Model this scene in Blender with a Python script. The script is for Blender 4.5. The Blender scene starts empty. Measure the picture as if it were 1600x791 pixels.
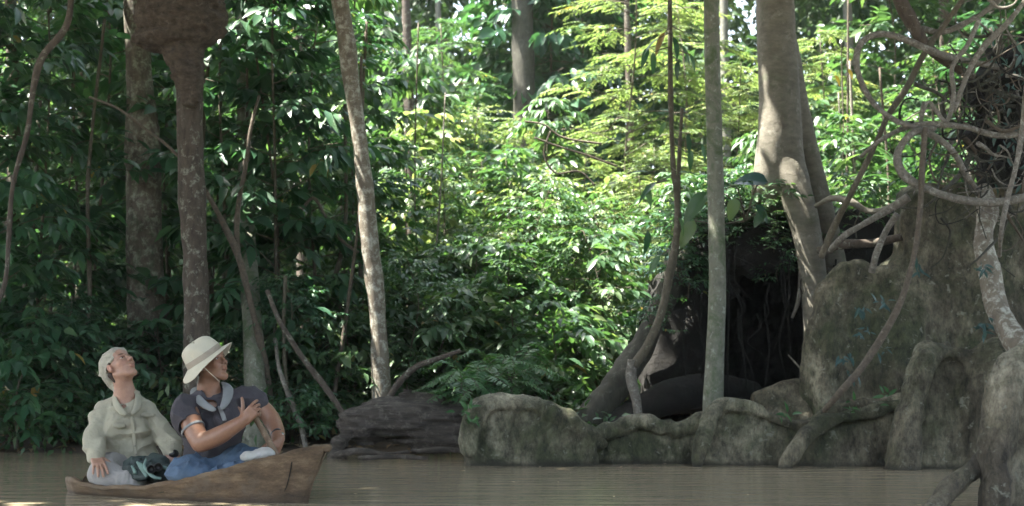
import bpy, math, random
import numpy as np
from mathutils import Vector
random.seed(7)
RNG = np.random.default_rng(7)
C = bpy.context.scene.collection
scene = bpy.context.scene
# ---------------------------------------------------------------- camera, sky, sun, exposure
F, CX, CY, CAMH = 2198.0, 800.0, 395.5, 1.1
PITCH = math.atan((538 - CY) / F)
cam_d = bpy.data.cameras.new('camera'); cam = bpy.data.objects.new('camera', cam_d); C.objects.link(cam)
cam.location = (0, 0, CAMH); cam.rotation_euler = (math.pi/2 + PITCH, 0, 0)
cam_d.sensor_width = 36; cam_d.lens = F / 1600 * 36; cam_d.clip_end = 500; cam_d.clip_start = 0.1
cam_d.dof.use_dof = True; cam_d.dof.focus_distance = 10.6; cam_d.dof.aperture_fstop = 2.4
scene.camera = cam
SUN_EL, SUN_AZ = math.radians(64), math.radians(-92)      # azimuth from +Y (behind the scene), negative = to the left
SUN = Vector((math.sin(SUN_AZ)*math.cos(SUN_EL), math.cos(SUN_AZ)*math.cos(SUN_EL), math.sin(SUN_EL)))
world = bpy.data.worlds.new('World'); scene.world = world; world.use_nodes = True
wn = world.node_tree; bg = wn.nodes['Background']
sky = wn.nodes.new('ShaderNodeTexSky'); sky.sky_type = 'NISHITA'; sky.sun_disc = False
sky.sun_elevation = SUN_EL; sky.sun_rotation = SUN_AZ; sky.dust_density = 3.0; sky.air_density = 1.0
hs = wn.nodes.new('ShaderNodeHueSaturation'); hs.inputs['Saturation'].default_value = .62; wn.links.new(sky.outputs[0], hs.inputs['Color']); wn.links.new(hs.outputs[0], bg.inputs[0]); bg.inputs[1].default_value = 0.15
sl = bpy.data.lights.new('sun', 'SUN'); sl.energy = 5.0; sl.angle = math.radians(0.5); sl.color = (1, 0.95, 0.84)
so = bpy.data.objects.new('sun', sl); C.objects.link(so); so.rotation_euler = (-SUN).to_track_quat('-Z', 'Y').to_euler()
scene.view_settings.view_transform = 'Standard'; scene.view_settings.look = 'None'
scene.view_settings.exposure = 3.05; scene.view_settings.gamma = 1.0
scene.cycles.max_bounces = 8; scene.cycles.transmission_bounces = 6; scene.cycles.diffuse_bounces = 4; scene.cycles.glossy_bounces = 3
scene.cycles.sample_clamp_indirect = 6

def P(px, py, Y):
    dx, dy = (px-CX)/F, (CY-py)/F
    c, s = math.cos(PITCH), math.sin(PITCH)
    t = Y / (c - dy*s)
    return np.array([dx*t, Y, CAMH + (s + dy*c)*t])
def PX(px, Y): return (px-CX)/F*Y
def M(px, Y): return px/F*Y            # a size in photo pixels at depth Y, in metres

# ---------------------------------------------------------------- noise
_L = RNG.random((32, 32, 32)).astype(np.float32)*2-1
def vnoise(p):
    p = np.asarray(p, np.float32); i = np.floor(p).astype(np.int32); f = p-i; f = f*f*(3-2*f)
    i0 = i & 31; i1 = (i+1) & 31
    x0, y0, z0 = i0[..., 0], i0[..., 1], i0[..., 2]; x1, y1, z1 = i1[..., 0], i1[..., 1], i1[..., 2]
    fx, fy, fz = f[..., 0], f[..., 1], f[..., 2]
    a = _L[x0, y0, z0]*(1-fx)+_L[x1, y0, z0]*fx; b = _L[x0, y1, z0]*(1-fx)+_L[x1, y1, z0]*fx
    c = _L[x0, y0, z1]*(1-fx)+_L[x1, y0, z1]*fx; d = _L[x0, y1, z1]*(1-fx)+_L[x1, y1, z1]*fx
    return (a*(1-fy)+b*fy)*(1-fz)+(c*(1-fy)+d*fy)*fz
def fbm(p, o=3):
    p = np.asarray(p, np.float32); r = 0; a = 1; t = 0
    for k in range(o):
        r = r + a*vnoise(p*2**k+17.3*k); t += a; a *= .5
    return r/t

# ---------------------------------------------------------------- objects
def tag(o, label=None, cat=None, group=None, kind=None):
    for k, v in (('label', label), ('category', cat), ('group', group), ('kind', kind)):
        if v: o[k] = v
    return o
def thing(name, label, cat, loc, group=None):
    o = bpy.data.objects.new(name, None); C.objects.link(o); o.location = [float(v) for v in loc]; o.empty_display_size = .1
    return tag(o, label, cat, group)
def world_loc(o):
    v = np.array(o.location)
    while o.parent is not None:
        o = o.parent; v = v + np.array(o.location)
    return v
def mesh(name, V, faces, attrs=None, smooth=True):
    """V (n,3); faces: list of index arrays (m,3) / (m,4)"""
    me = bpy.data.meshes.new(name); V = np.asarray(V, np.float32)
    faces = [np.asarray(f, np.int32) for f in faces if len(f)]
    n = sum(f.shape[0] for f in faces); tot = np.concatenate([np.full(f.shape[0], f.shape[1], np.int32) for f in faces])
    idx = np.concatenate([f.ravel() for f in faces])
    me.vertices.add(len(V)); me.vertices.foreach_set('co', V.ravel())
    me.loops.add(len(idx)); me.loops.foreach_set('vertex_index', idx)
    me.polygons.add(n); me.polygons.foreach_set('loop_start', np.concatenate([[0], np.cumsum(tot)[:-1]]).astype(np.int32))
    me.polygons.foreach_set('use_smooth', np.full(n, smooth))
    for k, v in (attrs or {}).items():
        v = np.asarray(v, np.float32)
        if v.ndim == 1:
            a = me.attributes.new(k, 'FLOAT', 'POINT'); a.data.foreach_set('value', v)
        else:
            a = me.attributes.new(k, 'FLOAT_COLOR', 'POINT')
            a.data.foreach_set('color', np.concatenate([v, np.ones((len(v), 1), np.float32)], 1).ravel())
    me.update(calc_edges=True); me.validate()
    return me
def obj(name, V, faces, mat, parent=None, attrs=None, smooth=True, origin=None):
    """V in world coordinates"""
    V = np.asarray(V, np.float64)
    if parent is not None: org = world_loc(parent)
    elif origin is not None: org = np.asarray(origin, float)
    else: org = np.array([V[:, 0].mean(), V[:, 1].mean(), V[:, 2].min()])
    me = mesh(name, V-org, faces, attrs, smooth); me.materials.append(mat)
    o = bpy.data.objects.new(name, me); C.objects.link(o)
    if parent is not None: o.parent = parent
    else: o.location = org
    return o
def join(parts):
    """parts: list of (V, [faces])"""
    Vs, Fs, off = [], {}, 0
    for V, fl in parts:
        Vs.append(V)
        for f in fl:
            f = np.asarray(f)
            if len(f): Fs.setdefault(f.shape[1], []).append(f+off)
        off += len(V)
    return np.concatenate(Vs), [np.concatenate(v) for v in Fs.values()]

# ---------------------------------------------------------------- shapes
def catmull(pts, n=8):
    pts = np.asarray(pts, float)
    if len(pts) < 3:
        t = np.linspace(0, 1, n*2+1)[:, None]; return pts[0]*(1-t)+pts[-1]*t
    q = np.vstack([2*pts[0]-pts[1], pts, 2*pts[-1]-pts[-2]]); out = []
    for i in range(1, len(q)-2):
        t = np.linspace(0, 1, n, endpoint=False)[:, None]
        a, b, c, d = q[i-1], q[i], q[i+1], q[i+2]
        out.append(.5*((2*b)+(-a+c)*t+(2*a-5*b+4*c-d)*t**2+(-a+3*b-3*c+d)*t**3))
    out.append(q[-2][None]); return np.vstack(out)
def tube(pts, rad, seg=12, n=8, rough=0.0, nfreq=6.0, lump=0.0, flat=1.0):
    rad = np.atleast_1d(np.asarray(rad, float))
    pr = np.asarray(pts, float)
    if len(rad) != len(pr): rad = np.interp(np.linspace(0, 1, len(pr)), np.linspace(0, 1, len(rad)), rad)
    q = catmull(np.hstack([pr, rad[:, None]]), n); c, r = q[:, :3], np.maximum(q[:, 3], .0015)
    T = np.gradient(c, axis=0); T /= np.linalg.norm(T, axis=1)[:, None]+1e-9
    U = np.zeros_like(T); u = np.array([1, 0, 0.]) if abs(T[0, 0]) < .8 else np.array([0, 1., 0])
    for i in range(len(T)):
        u = u-T[i]*u.dot(T[i]); u /= np.linalg.norm(u)+1e-9; U[i] = u
    W = np.cross(T, U)
    a = np.arange(seg)/seg*2*math.pi
    ring = U[:, None]*np.cos(a)[None, :, None]+W[:, None]*np.sin(a)[None, :, None]*flat
    V = c[:, None]+ring*r[:, None, None]
    if rough or lump:
        d = rough*fbm(V*nfreq, 3)+lump*vnoise(V*nfreq*.3+5)
        V = V+ring*(d*r[:, None])[..., None]
    m = len(c); V = V.reshape(-1, 3)
    i = np.arange(m-1)[:, None]*seg; j = np.arange(seg)[None]; j2 = (j+1) % seg
    Q = np.stack([i+j, i+j2, i+seg+j2, i+seg+j], -1).reshape(-1, 4)
    V = np.vstack([V, c[0], c[-1]]); k = np.arange(seg)
    T1 = np.stack([(k+1) % seg, k, np.full(seg, m*seg)], -1)
    T2 = np.stack([(m-1)*seg+k, (m-1)*seg+(k+1) % seg, np.full(seg, m*seg+1)], -1)
    return V, [Q, np.vstack([T1, T2])]
class Field:
    """signed distances on a grid; mesh() turns the zero level into one closed surface"""
    def __init__(s, lo, hi, h):
        s.lo = np.array(lo, float); s.h = h; s.n = np.ceil((np.array(hi)-s.lo)/h).astype(int)+1
        s.f = np.full(s.n, 1.0, np.float32)
    def sub(s, lo, hi):
        a = np.clip(np.floor((np.array(lo)-s.lo)/s.h).astype(int), 0, s.n-1); b = np.clip(np.ceil((np.array(hi)-s.lo)/s.h).astype(int)+1, 1, s.n)
        sl = tuple(slice(int(i), int(max(j, i+1))) for i, j in zip(a, b))
        g = np.meshgrid(*[s.lo[k]+np.arange(sl[k].start, sl[k].stop)*s.h for k in range(3)], indexing='ij')
        return sl, np.stack(g, -1).astype(np.float32)
    def put(s, fn, lo, hi, k=.01, cut=False):
        pad = k*1.5+3*s.h; sl, p = s.sub(np.array(lo)-pad, np.array(hi)+pad); d = fn(p); f = s.f[sl]
        if cut:
            hh = np.clip(.5-.5*(f+d)/k, 0, 1); s.f[sl] = f*(1-hh)+(-d)*hh+k*hh*(1-hh)
        else:
            hh = np.clip(.5+.5*(d-f)/k, 0, 1); s.f[sl] = d*(1-hh)+f*hh-k*hh*(1-hh)
    def cone(s, a, b, ra, rb=None, k=.01, cut=False):
        rb = ra if rb is None else rb; a = np.array(a, np.float32); b = np.array(b, np.float32); m = max(ra, rb)
        def fn(p):
            ba = b-a; t = np.clip(((p-a)@ba)/max(float(ba@ba), 1e-9), 0, 1)
            return np.linalg.norm(p-a-t[..., None]*ba, axis=-1)-(ra+(rb-ra)*t)
        s.put(fn, np.minimum(a, b)-m, np.maximum(a, b)+m, k, cut)
    def ball(s, c, r, k=.01, cut=False): s.cone(c, c, r, r, k, cut)
    def ell(s, c, R, ax=None, k=.01, cut=False):
        c = np.array(c, np.float32); R = np.array(R, np.float32); A = np.eye(3, dtype=np.float32) if ax is None else np.array(ax, np.float32)
        def fn(p):
            q = (p-c)@A.T; k0 = np.linalg.norm(q/R, axis=-1); k1 = np.linalg.norm(q/(R*R), axis=-1)
            return k0*(k0-1)/np.maximum(k1, 1e-6)
        m = R.max(); s.put(fn, c-m, c+m, k, cut)
    def box(s, c, R, rr, ax=None, k=.01, cut=False):
        c = np.array(c, np.float32); R = np.array(R, np.float32)-rr; A = np.eye(3, dtype=np.float32) if ax is None else np.array(ax, np.float32)
        def fn(p):
            q = np.abs((p-c)@A.T)-R
            return np.linalg.norm(np.maximum(q, 0), axis=-1)+np.minimum(q.max(-1), 0)-rr
        m = np.linalg.norm(R)+rr; s.put(fn, c-m, c+m, k, cut)
    def chain(s, pts, rad, k=.01, n=5, cut=False):
        pts = np.asarray(pts, float); rad = np.asarray(rad, float)
        q = catmull(np.hstack([pts, rad[:, None]]), n) if len(pts) > 2 else np.hstack([pts, rad[:, None]])
        for i in range(len(q)-1): s.cone(q[i, :3], q[i+1, :3], q[i, 3], q[i+1, 3], k, cut)
    def poly(s, pts2, y0f, y1f, rr, k=.05, cut=False):
        """an outline in the x-z plane given depth between y0 and y1 (numbers, or functions of x, z)"""
        pts2 = np.asarray(pts2, np.float32); lo2, hi2 = pts2.min(0), pts2.max(0)
        Y0 = y0f if callable(y0f) else (lambda x, z: y0f); Y1 = y1f if callable(y1f) else (lambda x, z: y1f)
        def fn(p):
            g = p[:, 0, :, :][..., [0, 2]]; d = np.full(g.shape[:2], 1e9, np.float32); ins = np.zeros(g.shape[:2], bool)
            for i in range(len(pts2)):
                a, b = pts2[i], pts2[(i+1) % len(pts2)]; ba = b-a
                t = np.clip(((g-a)@ba)/max(float(ba@ba), 1e-9), 0, 1); d = np.minimum(d, np.linalg.norm(g-a-t[..., None]*ba, axis=-1))
                c1 = (a[1] > g[..., 1]) != (b[1] > g[..., 1])
                with np.errstate(all='ignore'): xx = a[0]+(g[..., 1]-a[1])*ba[0]/(ba[1] if ba[1] else 1e-9)
                ins ^= c1 & (g[..., 0] < xx)
            d = np.where(ins, -d, d)[:, None, :]+rr
            ya = Y0(g[..., 0], g[..., 1]); yb = Y1(g[..., 0], g[..., 1])
            mid = np.asarray((ya+yb)/2)[..., None] if np.ndim(ya) else (ya+yb)/2; hw = (np.asarray((yb-ya)/2) if np.ndim(ya) else (yb-ya)/2)
            if np.ndim(ya): mid = mid[:, None, :, 0]; hw = hw[:, None, :]
            w = np.abs(p[..., 1]-mid)-hw+rr
            d = np.broadcast_to(d, w.shape)
            return np.sqrt(np.maximum(d, 0)**2+np.maximum(w, 0)**2)+np.minimum(np.maximum(d, w), 0)-rr
        yy0 = y0f if not callable(y0f) else s.lo[1]; yy1 = y1f if not callable(y1f) else s.lo[1]+s.n[1]*s.h
        s.put(fn, (lo2[0], yy0, lo2[1]), (hi2[0], yy1, hi2[1]), k, cut)
    def noise(s, amp, freq, o=3, near=.25, stretch=(1, 1, 1)):
        m = np.abs(s.f) < max(near, amp*2); idx = np.argwhere(m); p = s.lo+idx*s.h
        s.f[m] += (amp*fbm(p*freq*np.array(stretch), o)).astype(np.float32)
    def folds(s, amp, freq, stretch):
        m = np.abs(s.f) < .08; p = s.lo+np.argwhere(m)*s.h; w = p+.08*np.stack([vnoise(p*3), vnoise(p*3+7), vnoise(p*3+13)], -1)
        s.f[m] += (amp*(2*np.abs(vnoise(w*freq*np.array(stretch)+3))-.5)+amp*.5*(2*np.abs(vnoise(w*freq*2.1*np.array(stretch)[::-1]+11))-.5)).astype(np.float32)
    def mesh(s):
        f = s.f; f[0] = f[-1] = 1; f[:, 0] = f[:, -1] = 1; f[:, :, 0] = f[:, :, -1] = 1
        neg = f < 0; c = np.zeros(np.array(f.shape)-1, np.int8)
        sl = [slice(None, -1), slice(1, None)]
        for a in range(2):
            for b in range(2):
                for d in range(2): c += neg[sl[a], sl[b], sl[d]]
        act = (c > 0) & (c < 8); idx = np.argwhere(act); ids = np.full(act.shape, -1, np.int32); ids[act] = np.arange(len(idx))
        acc = np.zeros((len(idx), 3)); cnt = np.zeros(len(idx))
        cor = [(a, b, d) for a in range(2) for b in range(2) for d in range(2)]
        vals = {q: f[idx[:, 0]+q[0], idx[:, 1]+q[1], idx[:, 2]+q[2]].astype(float) for q in cor}
        for q in cor:
            for ax in range(3):
                if q[ax] == 0:
                    r = list(q); r[ax] = 1; r = tuple(r); va, vb = vals[q], vals[r]; m = (va < 0) != (vb < 0)
                    t = np.where(m, va/np.where(m, va-vb, 1), 0); pt = np.tile(np.array(q, float), (len(idx), 1)); pt[:, ax] = t
                    acc[m] += pt[m]; cnt[m] += 1
        V = s.lo+(idx+acc/np.maximum(cnt, 1)[:, None])*s.h
        Q = []
        for ax in range(3):
            o1, o2 = [k for k in range(3) if k != ax]
            a = np.take(neg, range(0, f.shape[ax]-1), ax); b = np.take(neg, range(1, f.shape[ax]), ax)
            e = np.argwhere(a != b); e = e[(e[:, o1] > 0) & (e[:, o2] > 0)]
            e = e[(e[:, o1] < act.shape[o1]) & (e[:, o2] < act.shape[o2])]
            def g(d1, d2):
                q = e.copy(); q[:, o1] -= d1; q[:, o2] -= d2; return ids[q[:, 0], q[:, 1], q[:, 2]]
            qd = np.stack([g(1, 1), g(0, 1), g(0, 0), g(1, 0)], -1)
            fl = a[e[:, 0], e[:, 1], e[:, 2]] ^ (ax == 1); qd[~fl] = qd[~fl][:, ::-1]; Q.append(qd)
        Q = np.concatenate(Q); Q = Q[(Q >= 0).all(1)]
        return V, [Q]

# ---------------------------------------------------------------- materials
def newmat(name):
    m = bpy.data.materials.new(name); m.use_nodes = True; n = m.node_tree; return m, n, n.nodes['Principled BSDF']
def ramp(n, stops, fac):
    r = n.nodes.new('ShaderNodeValToRGB'); e = r.color_ramp.elements
    while len(e) < len(stops): e.new(.5)
    for i, (p, c) in enumerate(stops): e[i].position = p; e[i].color = (*c, 1)
    n.links.new(fac, r.inputs[0]); return r
def noise_node(n, scale, detail=5, rough=.6, stretch=None, dist=0, coord='Object'):
    tc = n.nodes.new('ShaderNodeTexCoord'); t = n.nodes.new('ShaderNodeTexNoise')
    t.inputs['Scale'].default_value = scale; t.inputs['Detail'].default_value = detail; t.inputs['Roughness'].default_value = rough; t.inputs['Distortion'].default_value = dist
    if stretch:
        mp = n.nodes.new('ShaderNodeMapping'); mp.inputs['Scale'].default_value = stretch; n.links.new(tc.outputs[coord], mp.inputs[0]); n.links.new(mp.outputs[0], t.inputs[0])
    else: n.links.new(tc.outputs[coord], t.inputs[0])
    return t
def mixc(n, fac, a, b, mode='MIX'):
    m = n.nodes.new('ShaderNodeMix'); m.data_type = 'RGBA'; m.blend_type = mode
    for sock, v in ((m.inputs[0], fac), (m.inputs[6], a), (m.inputs[7], b)):
        if hasattr(v, 'is_linked') or hasattr(v, 'links'): n.links.new(v, sock)
        elif isinstance(v, (int, float)): sock.default_value = v
        else: sock.default_value = (*v, 1)
    return m.outputs[2]
def bump(n, b, src, dist, strength=1.0, prev=None):
    bp = n.nodes.new('ShaderNodeBump'); bp.inputs['Distance'].default_value = dist; bp.inputs['Strength'].default_value = strength
    n.links.new(src, bp.inputs['Height'])
    if prev: n.links.new(prev, bp.inputs['Normal'])
    n.links.new(bp.outputs[0], b.inputs['Normal']); return bp.outputs[0]
def bark(name, dark, mid, patch, moss=None, scale=3.0, patch_amt=.58, rough=.85, stretch=(1, 1, .35), bdist=.012, moss_amt=.55):
    m, n, b = newmat(name)
    a = noise_node(n, scale*5, 6, .7, stretch); c1 = ramp(n, [(.3, dark), (.7, mid)], a.outputs[0]).outputs[0]
    p = noise_node(n, scale*4.2, 8, .74, None, .3); pf = ramp(n, [(patch_amt-.05, (0, 0, 0)), (patch_amt+.07, (.85, .85, .85))], p.outputs[0]).outputs[0]
    c2 = mixc(n, pf, c1, patch)
    if moss:
        q = noise_node(n, scale*1.1, 6, .7, None, 1.0); qf = ramp(n, [(moss_amt-.06, (0, 0, 0)), (moss_amt+.1, (1, 1, 1))], q.outputs[0]).outputs[0]; c2 = mixc(n, qf, c2, moss)
    n.links.new(c2, b.inputs['Base Color']); b.inputs['Roughness'].default_value = rough
    h = noise_node(n, scale*9, 8, .75, stretch); p1 = bump(n, b, h.outputs[0], bdist)
    h2 = noise_node(n, scale*45, 4, .7); bump(n, b, h2.outputs[0], bdist*.35, 1, p1)
    return m
def leafmat(name, cols, trans=.4, rough=.42, tcol=1.6, spec=.5):
    m, n, b = newmat(name); at = n.nodes.new('ShaderNodeAttribute'); at.attribute_name = 'rnd'
    r = ramp(n, [(i/(len(cols)-1)*.955, c) for i, c in enumerate(cols)]+([(.975, (.26, .2, .05)), (1, (.2, .12, .05))] if len(cols) == 4 else []), at.outputs['Fac'])
    n.links.new(r.outputs[0], b.inputs['Base Color']); b.inputs['Roughness'].default_value = rough; b.inputs['Specular IOR Level'].default_value = spec
    tr = n.nodes.new('ShaderNodeBsdfTranslucent'); mc = mixc(n, 1.0, r.outputs[0], (tcol*1.08, tcol*1.15, tcol*.55), 'MULTIPLY'); n.links.new(mc, tr.inputs[0])
    mx = n.nodes.new('ShaderNodeMixShader'); mx.inputs[0].default_value = trans
    n.links.new(b.outputs[0], mx.inputs[1]); n.links.new(tr.outputs[0], mx.inputs[2]); n.links.new(mx.outputs[0], n.nodes['Material Output'].inputs[0]); return m
def cloth(name, col, var=.12, rough=.9, fine=400, bd=.001, big=7):
    m, n, b = newmat(name); a = noise_node(n, big, 4, .6)
    c = ramp(n, [(.3, tuple(x*(1-var) for x in col)), (.7, tuple(min(1, x*(1+var)) for x in col))], a.outputs[0]).outputs[0]
    n.links.new(c, b.inputs['Base Color']); b.inputs['Roughness'].default_value = rough
    f = noise_node(n, 26, 5, .65); p = bump(n, b, f.outputs[0], .012, .8); g = noise_node(n, fine, 2); bump(n, b, g.outputs[0], bd, .6, p); return m
def plain(name, col, rough=.6, metal=0):
    m, n, b = newmat(name); a = noise_node(n, 30, 3); c = ramp(n, [(.3, tuple(x*.8 for x in col)), (.7, tuple(min(1, x*1.15) for x in col))], a.outputs[0]).outputs[0]
    n.links.new(c, b.inputs['Base Color']); b.inputs['Roughness'].default_value = rough; b.inputs['Metallic'].default_value = metal; return m

MT = {}
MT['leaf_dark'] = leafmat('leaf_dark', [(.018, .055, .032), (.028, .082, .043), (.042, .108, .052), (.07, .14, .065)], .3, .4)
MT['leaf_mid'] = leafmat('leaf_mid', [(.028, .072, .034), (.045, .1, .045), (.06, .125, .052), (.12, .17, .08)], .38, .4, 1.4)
MT['leaf_bright'] = leafmat('leaf_bright', [(.08, .135, .06), (.12, .18, .08), (.16, .215, .105), (.25, .275, .17)], .4, .45, 1.25)  # paler copy for sunlit plants; some of the sunlight is put into the colour
MT['leaf_fern'] = leafmat('leaf_fern', [(.035, .10, .04), (.05, .13, .05), (.07, .155, .06)], .35, .45, 1.3)
MT['leaf_blue'] = leafmat('leaf_blue', [(.035, .075, .075), (.05, .1, .1)], .2, .35)
MT['leaf_far'] = leafmat('leaf_far', [(.03, .068, .036), (.045, .09, .045), (.06, .115, .055), (.1, .145, .07)], .4, .5, 1.3)
MT['leaf_yellow'] = leafmat('leaf_yellow', [(.5, .3, .03), (.55, .38, .06)], .4)
MT['leaf_dead'] = leafmat('leaf_dead', [(.12, .07, .03), (.2, .13, .07), (.3, .24, .16)], .15, .8)
MT['bark_mottled'] = bark('bark_mottled', (.04, .03, .022), (.15, .125, .095), (.25, .265, .2), (.05, .065, .035), 2.6, .54, moss_amt=.58)
MT['root_dark'] = bark('root_dark', (.022, .021, .015), (.06, .057, .042), (.10, .105, .08), None, 3, .6)
MT['bark_dark'] = bark('bark_dark', (.028, .02, .015), (.10, .078, .06), (.27, .28, .22), None, 3.2, .59)
MT['bark_pale'] = bark('bark_pale', (.1, .08, .06), (.2, .17, .13), (.42, .42, .36), (.07, .06, .035), 2.8, .53, stretch=(1, 1, .25), moss_amt=.62)
MT['bark_slim'] = bark('bark_slim', (.11, .11, .085), (.21, .215, .165), (.38, .41, .35), (.07, .10, .045), 3.4, .6, stretch=(1, 1, .6), moss_amt=.54)
MT['bark_smooth'] = bark('bark_smooth', (.10, .09, .07), (.19, .175, .14), (.26, .25, .21), (.08, .09, .055), 1.5, .6, stretch=(1, 1, 2.2), bdist=.006, moss_amt=.6)
MT['bark_far'] = bark('bark_far', (.1, .1, .085), (.17, .17, .14), (.25, .26, .22), None, 1.5)
def rootmat(name, dark, mid, light, moss, ms=.5):
    m, n, b = newmat(name); a = noise_node(n, 2.0, 4, .6, (1, 1, .55), .5); c = ramp(n, [(.33, dark), (.5, mid), (.68, light)], a.outputs[0]).outputs[0]
    q = noise_node(n, 1.3, 5, .65, None, .8); qf = ramp(n, [(ms-.08, (0, 0, 0)), (ms+.1, (.9, .9, .9))], q.outputs[0]).outputs[0]; c = mixc(n, qf, c, moss)
    f = noise_node(n, 15, 8, .8, (1, 1, .55)); fv = ramp(n, [(.36, (.28, .28, .26)), (.64, (1.75, 1.75, 1.7))], f.outputs[0]).outputs[0]; c = mixc(n, 1.0, c, fv, 'MULTIPLY')
    l = noise_node(n, 11, 6, .7, None, .5); lf = ramp(n, [(.60, (0, 0, 0)), (.66, (.7, .7, .7))], l.outputs[0]).outputs[0]; c = mixc(n, lf, c, (.28, .28, .22)); tc = n.nodes.new('ShaderNodeTexCoord'); sx = n.nodes.new('ShaderNodeSeparateXYZ'); n.links.new(tc.outputs['Object'], sx.inputs[0]); ma = n.nodes.new('ShaderNodeMath'); ma.operation = 'MULTIPLY_ADD'; ma.inputs[1].default_value = .12; n.links.new(q.outputs[0], ma.inputs[0]); mi = n.nodes.new('ShaderNodeMath'); mi.operation = 'MULTIPLY'; mi.inputs[1].default_value = -1; n.links.new(sx.outputs[2], mi.inputs[0]); n.links.new(mi.outputs[0], ma.inputs[2]); wr = ramp(n, [(.0, (0, 0, 0)), (.05, (.85, .85, .85))], ma.outputs[0]); c = mixc(n, wr.outputs[0], c, (.022, .02, .013)); n.links.new(c, b.inputs[0]); b.inputs['Roughness'].default_value = .8
    p1 = bump(n, b, f.outputs[0], .05); h = noise_node(n, 7, 6, .65, (1, 1, .4)); p2 = bump(n, b, h.outputs[0], .05, .8, p1); h = noise_node(n, 90, 4, .7); bump(n, b, h.outputs[0], .006, 1, p2); return m
MT['root'] = rootmat('root', (.04, .034, .022), (.14, .122, .085), (.31, .285, .21), (.036, .046, .018)); MT['root_front'] = rootmat('root_front', (.05, .04, .028), (.15, .128, .09), (.31, .28, .215), (.05, .052, .026), .6)
MT['vine'] = bark('vine', (.07, .062, .052), (.24, .215, .18), (.36, .35, .31), None, 5, .58, stretch=(1, 1, 1))
MT['vine_red'] = bark('vine_red', (.05, .04, .03), (.14, .11, .08), (.22, .2, .16), None, 5, .62, stretch=(1, 1, 1))
MT['stem'] = bark('stem', (.05, .045, .03), (.12, .1, .07), (.2, .2, .15), None, 5, .6)
MT['soil'] = bark('soil', (.004, .0035, .003), (.014, .011, .008), (.026, .022, .016), (.007, .010, .005), 2.5, .62, bdist=.05, stretch=(1, 1, 1))  # near-black: the shade of the hollow is put into this soil colour
MT['deadwood'] = bark('deadwood', (.02, .016, .013), (.12, .1, .083), (.17, .15, .125), None, 3, .57, stretch=(.3, 1, 2.2), bdist=.03)
MT['nest'] = bark('nest', (.035, .026, .02), (.15, .115, .088), (.22, .18, .15), None, 2.6, .62, stretch=(1, 1, 1.8), bdist=.035, rough=.95)

# ---------------------------------------------------------------- ground and water
def shore(x): return 14.25 + .35*np.sin(x*.9+1) + .2*np.sin(x*2.3)
def ground_z(x, y):
    x = np.asarray(x, float); y = np.asarray(y, float); t = y-shore(x)
    z = np.where(t < 0, np.maximum(t*.45, -.9), .32*(1-np.exp(-np.maximum(t, 0)*.55))+.035*np.maximum(t, 0))
    z = np.where(t > 40, z+.02*(t-40), z)
    return z + np.where(t > -1, .07, .02)*fbm(np.stack([x*1.1, y*1.1, x*0], -1), 3)
def sheet(xs, ys, zf):
    X, Y = np.meshgrid(xs, ys, indexing='ij'); Z = zf(X, Y); V = np.stack([X, Y, Z], -1).reshape(-1, 3); n, m = len(xs), len(ys)
    i = np.arange(n-1)[:, None]*m; j = np.arange(m-1)[None]; Q = np.stack([i+j, i+m+j, i+m+j+1, i+j+1], -1).reshape(-1, 4); return V, [Q]
m, n, b = newmat('forest_floor'); a = noise_node(n, 2, 8, .75); c = ramp(n, [(.3, (.02, .014, .009)), (.5, (.055, .038, .024)), (.7, (.1, .07, .04))], a.outputs[0]).outputs[0]
n.links.new(c, b.inputs[0]); b.inputs['Roughness'].default_value = .95; h = noise_node(n, 14, 8, .8); bump(n, b, h.outputs[0], .06); MT['floor'] = m
xs = np.concatenate([[-200, -120, -70, -40, -25], np.linspace(-16, 16, 120), [25, 40, 70, 120, 200]])
ys = np.concatenate([[-60, -20, 0, 6], np.linspace(9, 34, 100), [40, 50, 70, 110, 180, 300]])
V, Fc = sheet(xs, ys, ground_z); tag(obj('ground', V, Fc, MT['floor'], origin=(0, 0, 0)), kind='structure')
m, n, b = newmat('muddy_water'); a = noise_node(n, .35, 4, .6); c = ramp(n, [(.3, (.29, .24, .165)), (.7, (.35, .292, .205))], a.outputs[0]).outputs[0]
n.links.new(c, b.inputs[0]); b.inputs['Roughness'].default_value = .07; b.inputs['IOR'].default_value = 1.33
h = noise_node(n, 1.0, 4, .55, (1.3, 7.5, 1)); p1 = bump(n, b, h.outputs[0], .016, .8); h2 = noise_node(n, 1.0, 3, .5, (6, 26, 1)); bump(n, b, h2.outputs[0], .0035, .7, p1); MT['water'] = m
V, Fc = sheet(np.linspace(-90, 90, 40), np.linspace(-60, 24, 40), lambda X, Y: X*0); tag(obj('river_water', V, Fc, MT['water'], origin=(0, 0, 0)), kind='structure')

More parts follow.
